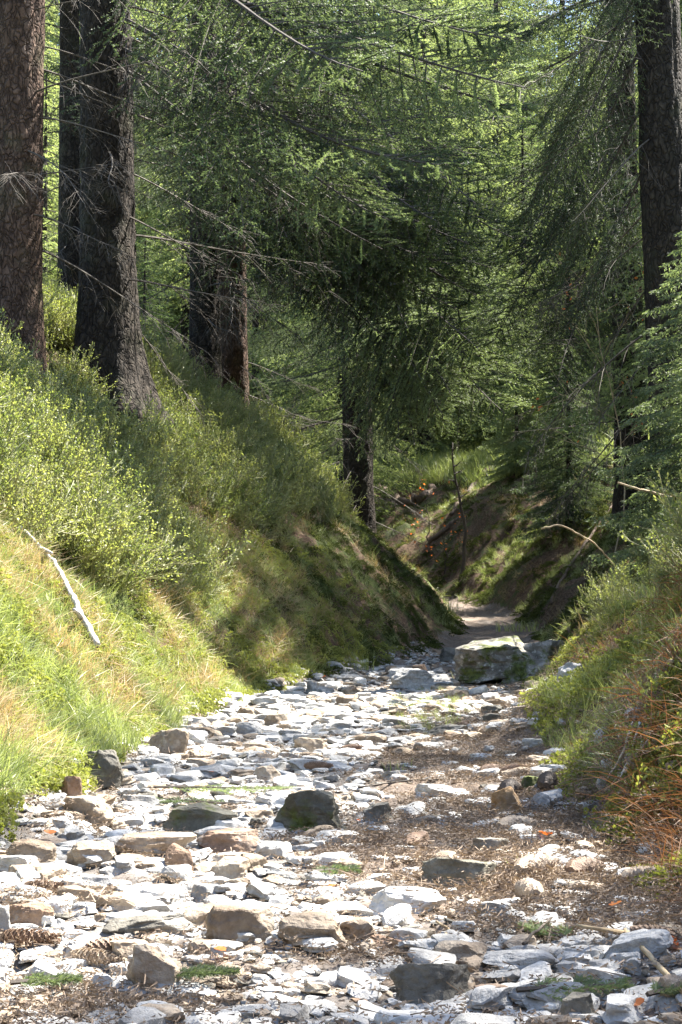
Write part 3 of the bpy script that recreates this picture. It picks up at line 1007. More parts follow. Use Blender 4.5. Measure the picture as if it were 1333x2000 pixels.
def trunk_mesh(seed, pts, rads, flare=.0, mat='bark', seg=56):
    """tapered trunk through local points with root flare and uneven bark"""
    rng = np.random.default_rng(seed)
    P = np.array([tuple(p) for p in pts], float); L = np.linalg.norm(P[-1]-P[0])
    rings = int(max(12, L*(16 if seg > 20 else 2)))
    t = (np.linspace(0, 1, rings))**1.25
    tt = t*(len(P)-1); i = np.minimum(tt.astype(int), len(P)-2); fr = (tt-i)[:, None]
    C = P[i]*(1-fr)+P[i+1]*fr; Rr = np.interp(t, np.linspace(0, 1, len(rads)), rads)
    th = np.arange(seg)/seg*2*np.pi
    T, Z = np.meshgrid(th, C[:, 2])
    r = Rr[:, None]*np.ones_like(T)
    if flare:
        hh = np.clip(Z - C[0, 2] - .1, 0, 9)
        lob = .5+.5*np.cos(T*5+seed) + .3*np.cos(T*3+seed*2)
        r = r*(1+flare*np.exp(-hh/.42)*(.7+.6*lob)) 
    cxn = np.cos(T)*2.2; syn = np.sin(T)*2.2
    r = r*(1+.05*fbm(cxn+seed, syn, Z*1.2, 3)) + .022*rads[0]/.2*(.6-np.abs(fbm(cxn*3.5, syn*3.5, Z*5, 2)))*(seg > 20)
    V = np.stack([C[:, 0][:, None]+r*np.cos(T), C[:, 1][:, None]+r*np.sin(T), Z], -1).reshape(-1, 3)
    fs = []
    for a in range(rings-1):
        for b in range(seg):
            p, q = a*seg+b, a*seg+(b+1) % seg
            fs += [(p, q, q+seg), (p, q+seg, p+seg)]
    mb = MB(); mb.add(V, fs)
    return mb.mesh('trunk', [mat], True)


def spruce(px, Y, wpx, py_foot=None, top_px=None, height_=15., label='', flare=.0, mat='bark', seed=1, x=None, group=None):
    """tree whose trunk stands at pixel column px at distance Y, wpx pixels thick"""
    rad = wpx/PPM(Y)/2
    base_x = (px-666.5)*Y/F
    zb = H(base_x, Y)-.15
    t = empty('spruce_tree', (base_x, Y, zb))
    tag(t, label, 'tree', group)
    lean = 0 if top_px is None else (top_px-px)*Y/F/6.0      # sideways metres per metre of height
    pts = [(lean*h, 0, h) for h in (0, 1, 2.5, 4, 6, 8, height_*.8, height_)]
    rads = [rad*1.12, rad*1.05, rad, rad*.93, rad*.85, rad*.75, rad*.45, rad*.06]
    zz = [p[2] for p in pts]
    hh = np.linspace(0, height_, 14)
    P2 = [(lean*h, .02*math.sin(h+seed), h) for h in hh]; R2 = np.interp(hh, zz, rads)
    obj('trunk', trunk_mesh(seed, P2, R2, flare, mat), t)
    t['_r'] = rad
    return t, lean, rad


T = {}
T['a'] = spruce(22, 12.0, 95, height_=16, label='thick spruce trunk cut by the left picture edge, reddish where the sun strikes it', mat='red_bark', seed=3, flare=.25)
T['b'] = spruce(131, 17.5, 40, top_px=118, height_=15, label='slim dark spruce trunk between the two thick trunks on the left', seed=4, flare=.2)
T['c'] = spruce(212, 13.2, 102, top_px=182, height_=18, label='thickest dark spruce trunk with spreading root flare on the left bank', seed=5, flare=.95)
T['d'] = spruce(398, 18.0, 56, top_px=392, height_=16, label='dark spruce trunk, left one of the pair left of centre', seed=6, flare=.15)
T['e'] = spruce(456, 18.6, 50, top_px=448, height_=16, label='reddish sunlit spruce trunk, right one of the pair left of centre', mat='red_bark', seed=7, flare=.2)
T['f'] = spruce(706, 23.5, 56, top_px=690, height_=15, label='spruce trunk at the head of the gully, half hidden by hanging bright boughs', seed=8, flare=.3)
T['g'] = spruce(1330, 12.6, 92, top_px=1292, height_=17, label='thick spruce trunk leaning left along the right picture edge', mat='bark', seed=9, flare=.1)
T['h'] = spruce(1238, 18.6, 58, top_px=1225, height_=14, label='brown spruce trunk among foliage on top of the right bank', mat='bark', seed=10, flare=.3)


def add_whorls(key, z0, z1, n_, Lf, az=None, meshes=None, dead=False, pitch=(-.35, .1), seed=0):
    t, lean, rad = T[key]; rg = random.Random(seed)
    for k in range(n_):
        z = z0+(z1-z0)*(k+rg.random())/n_
        a = rg.uniform(*az) if az else rg.uniform(0, 360)
        a = R(a)
        Ln = Lf(z)*rg.uniform(.75, 1.15)
        d = Vector((math.cos(a), math.sin(a), rg.uniform(*pitch)))
        p = Vector(t.location)+Vector((lean*z, 0, z))+Vector((math.cos(a), math.sin(a), 0))*rad*.6
        if dead: place_bough(t, p, d, Ln, DEAD, None, rg, 'dead_branch', 1.6)
        else: place_bough(t, p, d, Ln, BOUGH if key in 'cf' else BOUGH_SHADED, None, rg)


def aim(key, y0, x1, y1, Y1, idx, rseed=0, roll=0.0, droopfix=.25):
    """bough from a trunk at pixel row y0 whose tip reaches pixel (x1, y1) at distance Y1"""
    t, lean, rad = T[key]; Yt = t.location.y; rg = random.Random(rseed)
    z = at(0, y0, Yt).z; p = Vector((t.location.x+lean*(z-t.location.z), Yt, z))
    q = at(x1, y1, Y1); d = q-p; L = d.length
    me = BOUGH[idx]; dr = [.16, .26, .34, .22, .12, .3][idx]-.10
    d2 = Vector((d.x, d.y, d.z+dr*L))
    place_bough(t, p, d2, L*1.02, BOUGH if key in 'cf' else BOUGH_SHADED, None, rg, idx=idx, roll=roll)


# hero boughs reaching over the gully (azimuth: 0 = right, 90 = away)
heroes = [('c', -200, 985, 70, 11.6, 0), ('c', -120, 1035, 215, 11.8, 0), ('c', -60, 900, 200, 10.8, 5),
          ('c', 20, 860, 330, 11.2, 4), ('c', 80, 760, 400, 11.4, 3),
          ('c', -160, 700, 130, 10.4, 0), ('c', 110, 700, 500, 12.4, 1),
          ('d', 150, 860, 480, 15.5, 1), ('d', 220, 900, 560, 16.0, 5), ('e', 260, 960, 520, 16.5, 0), ('e', 330, 820, 600, 16.0, 2), ('e', 380, 740, 640, 16.5, 3),
          ('e', 120, 1000, 440, 17.0, 3), ('d', 60, 700, 420, 15.0, 4),
          ('d', 60, 560, 430, 15.5, 3), ('d', 140, 640, 520, 16.0, 4), ('d', 200, 740, 560, 16.2, 2), ('e', 180, 800, 430, 16.4, 5), ('e', 240, 880, 520, 16.0, 4), ('e', 300, 700, 600, 16.8, 1), ('d', 20, 780, 420, 14.6, 5), ('d', 100, 850, 400, 15.0, 3), ('e', 90, 920, 380, 17.2, 1),
          ('f', 480, 745, 825, 20.4, 2), ('f', 560, 700, 860, 20.8, 5), ('f', 520, 820, 770, 20.2, 5), ('f', 400, 905, 690, 20.4, 0), ('f', 360, 800, 640, 20.6, 4), ('f', 600, 860, 820, 21.5, 3), ('f', 480, 900, 800, 20.0, 2), ('f', 430, 860, 700, 20.0, 1), ('f', 500, 780, 850, 20.5, 5),
          ('g', -120, 1010, 260, 13.4, 5), ('g', -60, 960, 420, 14.0, 2), ('g', 40, 1000, 520, 14.2, 1), ('g', 150, 1040, 560, 14.0, 3), ('g', 260, 1080, 640, 13.6, 1), ('g', -20, 1080, 330, 12.2, 5), ('g', -240, 1130, 90, 12.2, 4),
          ('h', 120, 1000, 480, 17.5, 1), ('h', 250, 1010, 640, 17.5, 2), ('h', 330, 1060, 720, 18.0, 1), ('h', 400, 1100, 760, 17.0, 4),
          ]
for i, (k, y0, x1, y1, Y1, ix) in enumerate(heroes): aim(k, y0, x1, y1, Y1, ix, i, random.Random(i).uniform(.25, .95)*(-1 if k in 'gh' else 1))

# crowns: dead lower whorls and living upper ones
add_whorls('a', 1.2, 6.5, 30, lambda z: 1.5, (-80, 30), dead=True, pitch=(-.2, .25), seed=1)
add_whorls('c', .8, 5.2, 14, lambda z: 1.7, (-80, 60), dead=True, pitch=(-.35, .2), seed=2)
add_whorls('b', .8, 6.5, 34, lambda z: 1.3, None, dead=True, pitch=(-.3, .15), seed=3)
add_whorls('d', .6, 5.0, 26, lambda z: 1.6, None, dead=True, pitch=(-.4, .15), seed=4)
add_whorls('e', .4, 4.6, 18, lambda z: 1.3, (-120, 60), dead=True, pitch=(-.45, .1), seed=5)
add_whorls('f', .8, 4, 16, lambda z: 1.3, None, dead=True, pitch=(-.4, .1), seed=6)
add_whorls('g', 1.4, 5.5, 14, lambda z: 1.5, (120, 230), dead=True, pitch=(-.5, .0), seed=7)
add_whorls('h', .8, 4.0, 20, lambda z: 1.5, None, dead=True, pitch=(-.4, .1), seed=8)
add_whorls('a', 5.5, 15.5, 26, lambda z: .5+(16-z)*.17, seed=11)
add_whorls('b', 4.5, 14.5, 26, lambda z: .4+(15-z)*.17, seed=12)
add_whorls('c', 7.0, 17.5, 22, lambda z: .4+(18-z)*.14, (120, 300), seed=13)
add_whorls('d', 3.5, 15.5, 34, lambda z: .5+(16-z)*.18, seed=14)
add_whorls('e', 3.5, 15.5, 34, lambda z: .5+(16-z)*.18, seed=15)
add_whorls('f', 2.6, 14.5, 38, lambda z: .5+(15-z)*.18, seed=16)
add_whorls('g', 12.0, 16.5, 8, lambda z: .3+(17-z)*.12, (-70, 60), seed=17)
add_whorls('h', 5.6, 13.5, 40, lambda z: .8+(14-z)*.26, seed=18)


# ------------------------------------------------------------------ trees behind: trunk + crown each
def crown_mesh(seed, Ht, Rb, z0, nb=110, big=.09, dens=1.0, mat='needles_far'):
    rng = np.random.default_rng(seed); mb = MB()
    SP, SD, SL = [], [], []
    for k in range(nb):
        f_ = (k+rng.random())/nb; z = z0+(Ht-z0)*f_**.95
        L = (Rb*(1-f_)**.8+.12)*rng.uniform(.65, 1.15)
        a = k*2.39996+rng.normal()*.3
        d = np.array([math.cos(a), math.sin(a), 0.]); sd2 = np.array([-d[1], d[0], 0])
        u = np.linspace(0, 1, 8)
        A = np.array([0, 0, z]) + d*(L*u)[:, None] + np.array([0, 0, 1.])*(L*(-.42*u**1.4+.16*u**4))[:, None]
        mb.tube(A[:-1], np.linspace(.012, .003, 7), 3, 0, False)
        ns = int(L*15*dens)+2
        for j in range(ns):
            s = .15+.85*(j+rng.random())/ns
            p = interp(A, s); sg = 1 if j % 2 else -1
            l = L*.34*min(1, (1-s)*2+.25)*rng.uniform(.5, 1.1)
            e = d*.65+sd2*sg*.8+np.array([0, 0, -.35+rng.normal()*.15]); e /= np.linalg.norm(e)
            m_ = max(2, int(l/.075))
            for q in range(m_):
                v_ = (q+.5)/m_; sg2 = 1 if q % 2 else -1
                SP.append(p+e*l*v_+np.array([0, 0, -.25*l*v_**2])); 
                SD.append(e+sg2*np.cross(e, [0, 0, 1.])*.8+np.array([0, 0, -.45])); SL.append(rng.uniform(.06, .15))
    mb.needles(np.array(SP), np.array(SD), np.array(SL), 4, big*.6, .012, 1, rng, fwd=1.2)
    return mb.mesh('crown', ['twig', mat])


CR = [crown_mesh(500, 9, 2.0, .5, 190, .13), crown_mesh(501, 8, 1.8, .3, 170, .13), crown_mesh(502, 11, 2.3, 1.0, 200, .13), crown_mesh(503, 6, 1.6, .15, 140, .12)]
CRH = [9, 8, 11, 6]
TRM = [trunk_mesh(510+k, [(0, 0, h) for h in np.linspace(0, CRH[k]*.97, 6)], list(np.linspace(.11+.01*k, .01, 6)), .2, 'bark', 12) for k in range(4)]
rg = random.Random(77)


def back_tree(x, y, k, s, label, group):
    t = empty('spruce_tree', (x, y, H(x, y)-.1), rg.uniform(0, 6.28)); t.scale = (s, s, s)
    tag(t, label, 'tree', group)
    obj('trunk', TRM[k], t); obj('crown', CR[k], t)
    return t


bk = 0
ORD = ['leftmost', 'second from left', 'third from left', 'fourth from left', 'fifth from left', 'sixth from left', 'seventh from left', 'eighth from left', 'eighth from right', 'seventh from right', 'sixth from right', 'fifth from right', 'fourth from right', 'third from right', 'second from right', 'rightmost']
ROWN = {25.5: 'first', 29: 'second', 33: 'third', 38: 'fourth', 44: 'fifth', 52: 'sixth', 62: 'hindmost'}
for y0, cnt_, s0 in ((25.5, 5, .8), (29, 8, 1.1), (33, 11, 1.3), (38, 13, 1.5), (44, 14, 1.8), (52, 15, 2.1), (62, 16, 2.5)):
    half = y0*.24+1.5
    for j in range(cnt_):
        x = -half+(2*half)*(j+rg.uniform(.15, .85))/cnt_; y = y0+rg.uniform(-1.6, 1.6)
        s, _ = gully(np.array([x]), np.array([y]))
        if abs(s[0]) < 1.2 and y0 < 33: continue
        od = ORD[j] if j < cnt_/2 else ORD[16-(cnt_-j)]
        lab = '%s spruce in the %s row of trees behind the gully' % (od, ROWN[y0])
        back_tree(x, y, rg.randrange(4), s0*rg.uniform(.8, 1.15), lab, 'spruces behind the gully head' if y0 < 30 else 'spruces deep in the wood')
        bk += 1

# young spruces one can point at
def young(px, py, Y, hgt, label, k=3):
    p = at(px, py, Y); x = p.x; z = H(x, Y)
    s = hgt/CRH[k]
    t = empty('young_spruce', (x, Y, z-.02), rg.uniform(0, 6)); t.scale = (s, s, s)
    tag(t, label, 'young tree')
    obj('trunk', TRM[k], t); obj('crown', CR2, t)
    return t


CR2 = crown_mesh(520, 6, 1.9, .25, 150, .16, 1.5, 'needles')
young(1112, 900, 20.0, 2.5, 'young dark spruce standing on the crest of the right bank')
young(1010, 900, 24.5, 2.0, 'young spruce behind the crest, left of the dark young one')
young(1352, 870, 11.6, 2.5, 'young spruce at the right picture edge in front of the leaning trunk')

# off to the right and behind: spruces added out of view to shade the gully
def shade_tree(x, y, k, s, label):
    t = empty('spruce_tree', (x, y, H(x, y)-.1), rg.uniform(0, 6.28)); t.scale = (s*(.7 if y < 12 else 1), s*(.7 if y < 12 else 1), s)
    tag(t, label, 'tree', 'shade spruces added on the right bank outside the picture'); obj('trunk', TRM[k], t); obj('crown', CR[k], t)


SHADE_TREES = [(5.0, 10.6, 3, 1.4), (4.6, 8.6, 3, 1.35), (4.3, 6.7, 3, 1.25), (3.9, 4.5, 3, 1.15), (4.8, 15.9, 2, .95), (5.3, 17.4, 2, 1.0), (7.4, 19.6, 0, 1.1), (9.8, 22.5, 2, 1.2), (7.6, 26.0, 2, 1.2)]
for (x, y, k, s), wd_ in zip(SHADE_TREES, ('fourth nearest', 'third nearest', 'second nearest', 'nearest', 'fifth nearest', 'sixth nearest', 'middle', 'farthest right', 'farthest back')): shade_tree(x, y, k, s, wd_+' tall spruce added on the right bank just outside the picture to shade the gully')


# ------------------------------------------------------------------ ground cover (nobody could count it)
def sample(n_, y0, y1, seed, xl=None):
    rng = np.random.default_rng(seed)
    u = rng.random(n_); y = y0*((y1/y0)**u)
    x = rng.uniform(-1, 1, n_)*(.232*y+.35)
    s, pr = gully(x, y)
    d = np.abs(s)-pr[0]
    nz = fbm(x*1.4, y*1.4, 2.0, 3); n2 = fbm(x*3.1+9, y*3.1, 6.0, 3)
    return rng, x, y, s, d, nz, n2


def normals(x, y):
    e = .06
    zx = (height(x+e, y, False)-height(x-e, y, False))/(2*e); zy = (height(x, y+e, False)-height(x, y-e, False))/(2*e)
    return zx, zy


def cover(name, kind, n_, y0, y1, seed, accept, size, follow, label, cat, jit=.25, sink=0.0):
    rng, x, y, s, d, nz, n2 = sample(n_, y0, y1, seed)
    zz = height(x, y)
    k = accept(x, y, s, d, nz, n2, zz, rng.random(n_))
    for q in ('a', 'b', 'c', 'd', 'e', 'f'):      # bare, needle-strewn soil round the trunks
        tl = T[q][0].location
        if kind != 'litter': k = k & ((x-tl.x)**2*.8+(y-tl.y)**2*.5 > (.55+.2*nz)**2)
    x, y, zz = x[k], y[k], zz[k]
    zx, zy = normals(x, y)
    # lean towards the slope normal by `follow`
    rx = follow*np.arctan(-zy)*-1.0 + rng.normal(size=len(x))*jit*.5
    ry = follow*np.arctan(zx)*-1.0 + rng.normal(size=len(x))*jit*.5
    rot = np.stack([rx, ry, rng.random(len(x))*(6.28 if follow < .5 else 6.28)], 1)
    return scatter(name, kind, np.stack([x, y, zz-sink], 1), rot, size[0]+(size[1]-size[0])*rng.random(len(x)), label, cat)


lit = lambda y: y < 12.6
cover('bilberry_bushes', 'bilberry', 26000, 3.2, 14.0, 21,
      lambda x, y, s, d, nz, n2, z, r: (s < 0) & (d > .55) & (d < 3.6) & (y < 11.4+.5*nz) & (r < np.clip((z-np.where((y < 8.5) & (x < -1.15), .95, .55)-.35*nz)*1.1, 0, .9)*sstep(-.9, -.1, nz+.5*n2+.3)),
      (.8, 1.5), .30, 'green bilberry bushes covering the upper half of the sunlit left bank', 'bushes')
cover('bilberry_bushes', 'bilberry', 16000, 12.5, 26.0, 22,
      lambda x, y, s, d, nz, n2, z, r: (s < 0) & (d > .9) & (d < 4.5) & (r < np.clip((d-1.1-.5*nz)*.9, 0, 1)*.8),
      (.8, 1.5), .35, 'dark bilberry bushes on the shaded left bank further back', 'bushes')
cover('bilberry_bushes', 'bilberry', 14000, 3.6, 13.0, 23,
      lambda x, y, s, d, nz, n2, z, r: (s > 0) & (d > .35) & (d < 2.6) & (y < 11.5) & (r < np.clip((z-.55-.3*nz)*1.1, 0, .55)),
      (.6, 1.15), .35, 'bilberry bushes on top of the near right bank', 'bushes')
cover('bank_grass', 'grass', 42000, 3.0, 14.5, 24,
      lambda x, y, s, d, nz, n2, z, r: (s < 0) & (d > -.02) & (d < 3.2) & (r < (.25+.5*sstep(-.2, .5, n2))*np.where(z > 1.1, .5, 1)*np.where(y > 11.6, .35, 1)),
      (.6, 1.3), .9, 'fresh green grass hanging down the sunlit left bank', 'grass')
cover('dry_grass', 'straw', 30000, 3.0, 14.5, 25,
      lambda x, y, s, d, nz, n2, z, r: (s < 0) & (d > .05) & (d < 3.2) & (r < .85*sstep(-.1, .5, nz-n2*.5)),
      (.6, 1.25), .9, 'straw coloured dead grass matted on the left bank', 'grass')
cover('moss_cover', 'moss', 60000, 2.8, 14.5, 26,
      lambda x, y, s, d, nz, n2, z, r: (s < 0) & (d > -.04) & (d < 2.0) & (r < .75*sstep(-.3, .3, -n2+.1)),
      (.8, 1.9), .9, 'yellow green moss cushions at the foot of the left bank', 'moss', sink=.004)
cover('moss_cover', 'moss', 34000, 3.0, 12.0, 27,
      lambda x, y, s, d, nz, n2, z, r: (s > 0) & (d > -.12) & (d < 1.6) & (r < .85*sstep(-.3, .3, n2+.05)),
      (.8, 1.7), .9, 'olive moss on the mound and slope of the near right bank', 'moss', sink=.004)
cover('rusty_grass', 'rust', 24000, 2.4, 11.0, 28,
      lambda x, y, s, d, nz, n2, z, r: (s > 0) & (d > -.05) & (d < 1.8) & (r < .36*sstep(-.1, .5, -nz+.25)*sstep(8.5, 4.5, y+nz)),
      (.6, 1.2), .9, 'rust brown dead bracken and grass on the near right bank', 'grass')
cover('bank_grass', 'grass', 30000, 3.0, 12.5, 29,
      lambda x, y, s, d, nz, n2, z, r: (s > 0) & (d > -.08) & (d < 2.0) & (r < np.maximum(.34*sstep(.0, .5, nz+.1), .5*sstep(.45, .8, z))),
      (.5, 1.1), .8, 'thin green grass on the near right bank', 'grass')
cover('straw_grass', 'straw', 12000, 3.0, 12.5, 30,
      lambda x, y, s, d, nz, n2, z, r: (s > 0) & (d > .1) & (d < 2.0) & (r < .2*sstep(0, .5, n2+.2)),
      (.6, 1.1), .9, 'pale dead grass on the near right bank', 'grass')
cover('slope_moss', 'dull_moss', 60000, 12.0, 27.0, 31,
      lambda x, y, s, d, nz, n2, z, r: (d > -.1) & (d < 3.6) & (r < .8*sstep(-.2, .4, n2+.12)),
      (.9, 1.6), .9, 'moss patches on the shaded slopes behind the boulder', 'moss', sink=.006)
cover('slope_grass', 'grass', 30000, 11.8, 27.0, 32,
      lambda x, y, s, d, nz, n2, z, r: (d > -.05) & (d < 3.4) & (r < .42*sstep(0, .6, nz+.15)),
      (.6, 1.2), .9, 'short grass on the shaded slopes behind the boulder', 'grass')
cover('slope_straw', 'straw', 14000, 11.8, 27.0, 33,
      lambda x, y, s, d, nz, n2, z, r: (d > .1) & (d < 3.4) & (r < .35*sstep(0, .6, -nz+.1)),
      (.6, 1.3), .9, 'faded grass on the shaded slopes behind the boulder', 'grass')
cover('forest_grass', 'grass', 26000, 17.0, 60.0, 34,
      lambda x, y, s, d, nz, n2, z, r: (d > 2.2) & (r < .8), (1.5, 3.4), .4, 'green grass and herbs of the forest floor between the trunks', 'grass')
cover('needle_litter', 'litter', 30000, 1.7, 14.0, 35,
      lambda x, y, s, d, nz, n2, z, r: (d < .05) & (r < np.clip(.03+.42*sstep(-.1, .6, x-np.interp(y, GUL[:, 1], GUL[:, 0])+.3*nz)*sstep(2.2, 3.0, y+.5*n2)+.25*sstep(.35, .6, n2), 0, 1)),
      (.7, 1.15), .5, 'brown spruce needles and bits of twig strewn over the path', 'litter', sink=-.004)
cover('needle_litter', 'litter', 22000, 2.4, 26.0, 36,
      lambda x, y, s, d, nz, n2, z, r: ((s > 0) & (d > -.1) & (d < 3.2) & (r < .8*sstep(-.2, .4, -n2))) | ((y > 11.5) & (s < 0) & (d > .8) & (r < .8)),
      (.6, 1.15), .9, 'brown needles and leaf scraps on the right slope and round the trunks', 'litter', sink=-.003)
cover('path_grass', 'grass', 9000, 5.0, 18.0, 37,
      lambda x, y, s, d, nz, n2, z, r: (d < .1) & (((x-(.036+.02)*y)/(.028*y))**2+((y-9.4)/2.0)**2 < 1) & (r < .45),
      (.35, .7), .3, 'low green grass growing between the stones of the far path', 'grass')


# ------------------------------------------------------------------ single plants and tufts one can point at
def tuft(px, py, kind, n_, hmin, hmax, spread, label, seed, mat='grass', width=.002):
    h, nn, Y = ghit(px, py)
    rng = np.random.default_rng(seed); mb = MB(); blades(mb, rng, n_, hmin, hmax, spread, width, .8, 0, 4)
    o = obj(kind, mb.mesh(kind, [mat]), loc=h); tag(o, label, 'grass')
    return o


tuft(195, 1500, 'grass_tuft', 60, .06, .17, .045, 'bright green grass tuft growing in front of the dark sloping rock', 1)
tuft(1015, 1232, 'grass_tuft', 110, .07, .17, .28, 'sunlit grass patch on the path crest behind the large boulder', 2, width=.004)
tuft(700, 1306, 'grass_tuft', 70, .08, .22, .14, 'bright grass tuft where the left bank meets the bend of the path', 3, width=.003)
tuft(960, 1334, 'grass_tuft', 80, .05, .15, .30, 'grass fringe along the foot of the large boulder', 4, width=.003)
tuft(862, 1192, 'grass_tuft', 110, .08, .20, .25, 'bright grass on the shoulder above the far bend', 5, width=.004)
tuft(1010, 1697, 'grass_tuft', 14, .02, .05, .02, 'tiny grass sprout behind the sunlit cone', 6, width=.0012)
tuft(1245, 1440, 'grass_tuft', 20, .04, .10, .04, 'upright grass blades under the dead stems on the right bank', 7, width=.0018)
tuft(1110, 1470, 'grass_tuft', 18, .05, .11, .06, 'thin grass blades on the mossy mound', 8, width=.0016)
tuft(775, 1500, 'grass_tuft', 26, .02, .06, .06, 'small grass sprigs in the middle of the path', 9, width=.0018)


# ------------------------------------------------------------------ spruce cones
def cone_mesh(seed, mat, L=1.0, r=.15, open_=.5):
    rng = np.random.default_rng(seed); mb = MB()
    prof = lambda t: r*(.62+.55*math.sin(math.pi*min(1, t*1.08)**.75))*(1-.55*t**5)
    mb.tube([(t*L, 0, 0) for t in np.linspace(0, 1, 10)], [prof(t)*.72 for t in np.linspace(0, 1, 10)], 10, 0)
    n_ = 150
    for k in range(n_):
        t = (k+.5)/n_; a = k*2.39996
        rr = prof(t); u = np.array([0, math.cos(a), math.sin(a)]); sd2 = np.array([0, -math.sin(a), math.cos(a)]); ax = np.array([1., 0, 0])
        p = ax*t*L*.94 + u*rr*.66
        wd = r*.42*(1.15-.5*t); ln = r*.95*(1.1-.4*t)
        tipd = ax*(.85-.35*open_)+u*(.35+.4*open_)
        e = p+tipd*ln*.62+sd2*wd*.9; e2 = p+tipd*ln*.62-sd2*wd*.9; tp = p+tipd*ln+u*r*.03*rng.normal()
        th_ = -u*r*.06
        mb.add([p-sd2*wd*.5, p+sd2*wd*.5, e, tp, e2, e+th_, tp+th_, e2+th_], [(0, 1, 2), (0, 2, 4), (4, 2, 3), (2, 5, 3), (5, 6, 3), (3, 6, 4), (6, 7, 4)], 0)
    return mb.mesh('spruce_cone', [mat])


CONES = {'n': cone_mesh(1, 'cone_scale', 1, .15, .5), 'p': cone_mesh(2, 'pale_cone_scale', 1, .145, .35), 'd': cone_mesh(3, 'dark_cone_scale', 1, .16, .9)}


def cone_px(x0, y0, x1, y1, k, label, wpx=None):
    """cone lying on the ground between two photograph pixels"""
    a, na, Ya = ghit(x0, y0); b, nb_, Yb = ghit(x1, y1)
    ln = (b-a).length
    ln2 = min(max(ln, .085), .15)
    d = (b-a).normalized(); mid = (a+b)/2; a2 = mid-d*ln2/2
    r = ln2*.15
    o = obj('spruce_cone', CONES[k], loc=a2+Vector((0, 0, r*.85)), scale=ln2)
    o.rotation_euler = d.to_track_quat('X', 'Z').to_euler()
    tag(o, label, 'cone', 'spruce cones lying on the ground')
    return o


cn = [(985, 1722, 1108, 1695, 'p', 'sunlit pale cone lying diagonally right of the arched slab'),
 (1050, 1768, 1014, 1752, 'p', 'striped cone seen end on above the bright white stones'),
 (1105, 1722, 1188, 1712, 'n', 'brown cone half hidden in red litter right of the sunlit pale cone'),
 (1212, 1730, 1318, 1722, 'p', 'pale bleached cone at the foot of the right bank'),
 (1322, 1846, 1225, 1830, 'n', 'long brown cone beside the leaning grey slab'),
 (940, 1516, 978, 1508, 'n', 'leftmost small cone of the pair under the mossy mound'),
 (978, 1516, 1030, 1505, 'n', 'right cone of the pair under the mossy mound'),
 (1060, 1560, 1082, 1515, 'd', 'black and white striped open cone above the small grey stone'),
 (962, 1630, 1060, 1622, 'p', 'tan cone below the stone with the orange stained front'),
 (0, 1850, 118, 1850, 'n', 'long brown cone by the left picture edge above the low oval stone'),
 (262, 1862, 150, 1868, 'n', 'dark cone between the long slab and the upright brown stone'),
 (130, 1886, 245, 1890, 'p', 'scaly cone leaning on the left side of the upright brown stone'),
 (590, 1506, 652, 1504, 'n', 'grey brown cone lying across the middle of the bed'),
 (664, 1474, 722, 1470, 'n', 'reddish cone on the dark side of the bed'),
 (862, 1400, 890, 1398, 'd', 'dark cone on the far path near the dazzling white stone'),
 (963, 1376, 987, 1372, 'n', 'small red brown cone just right of the dazzling white stone'),
 (898, 1376, 922, 1372, 'n', 'small brown cone just left of the dazzling white stone'),
 (985, 1560, 1010, 1545, 'd', 'dark cone behind the square orange stained stone'),
 (60, 1745, 112, 1742, 'n', 'brown cone lying behind the pointed wedge stone on the left'),
 (1182, 1300, 1200, 1296, 'd', 'dark cone on the path right of the large boulder')]
for c in cn: cone_px(*c)


# ------------------------------------------------------------------ sticks, roots, sprigs
def stick(name, pts, rad, mat, label, cat='stick', lift=.01, depth=None, prongs=(), seg=6, part='prong'):
    """stick through photograph pixels, resting on the ground (or at given distances)"""
    W = []
    for i, p in enumerate(pts):
        if depth is not None:
            dY = depth[i] if hasattr(depth, '__len__') else depth
            W.append(at(p[0], p[1], dY))
        else:
            h, nn, Y = ghit(*p); W.append(h+nn*lift)
    base = W[0]
    W = np.array([tuple(q-base) for q in W])
    # finer, slightly crooked course
    t = np.linspace(0, 1, len(W)*4)
    rng = np.random.default_rng(int(pts[0][0]+pts[0][1]))
    C = np.stack([np.interp(t, np.linspace(0, 1, len(W)), W[:, j]) for j in range(3)], 1)
    C[1:-1] = (C[:-2]+2*C[1:-1]+C[2:])/4
    C += rng.normal(size=C.shape)*rad[0]*.35
    mb = MB(); mb.tube(C, np.linspace(rad[0], rad[1], len(C)), seg)
    o = obj(name, mb.mesh(name, [mat], True), loc=base); tag(o, label, cat)
    for pr in prongs:
        Q = []
        for i, p in enumerate(pr):
            if depth is not None: Q.append(at(p[0], p[1], depth[min(i, len(depth)-1)] if hasattr(depth, '__len__') else depth))
            else:
                h, nn, Y = ghit(*p); Q.append(h+nn*lift*(1+i*.6))
        mb = MB(); mb.tube([tuple(q-base) for q in Q], np.linspace(rad[1]*1.1, rad[1]*.5, len(Q)), 5)
        obj(part, mb.mesh(part, [mat], True), o)
    return o


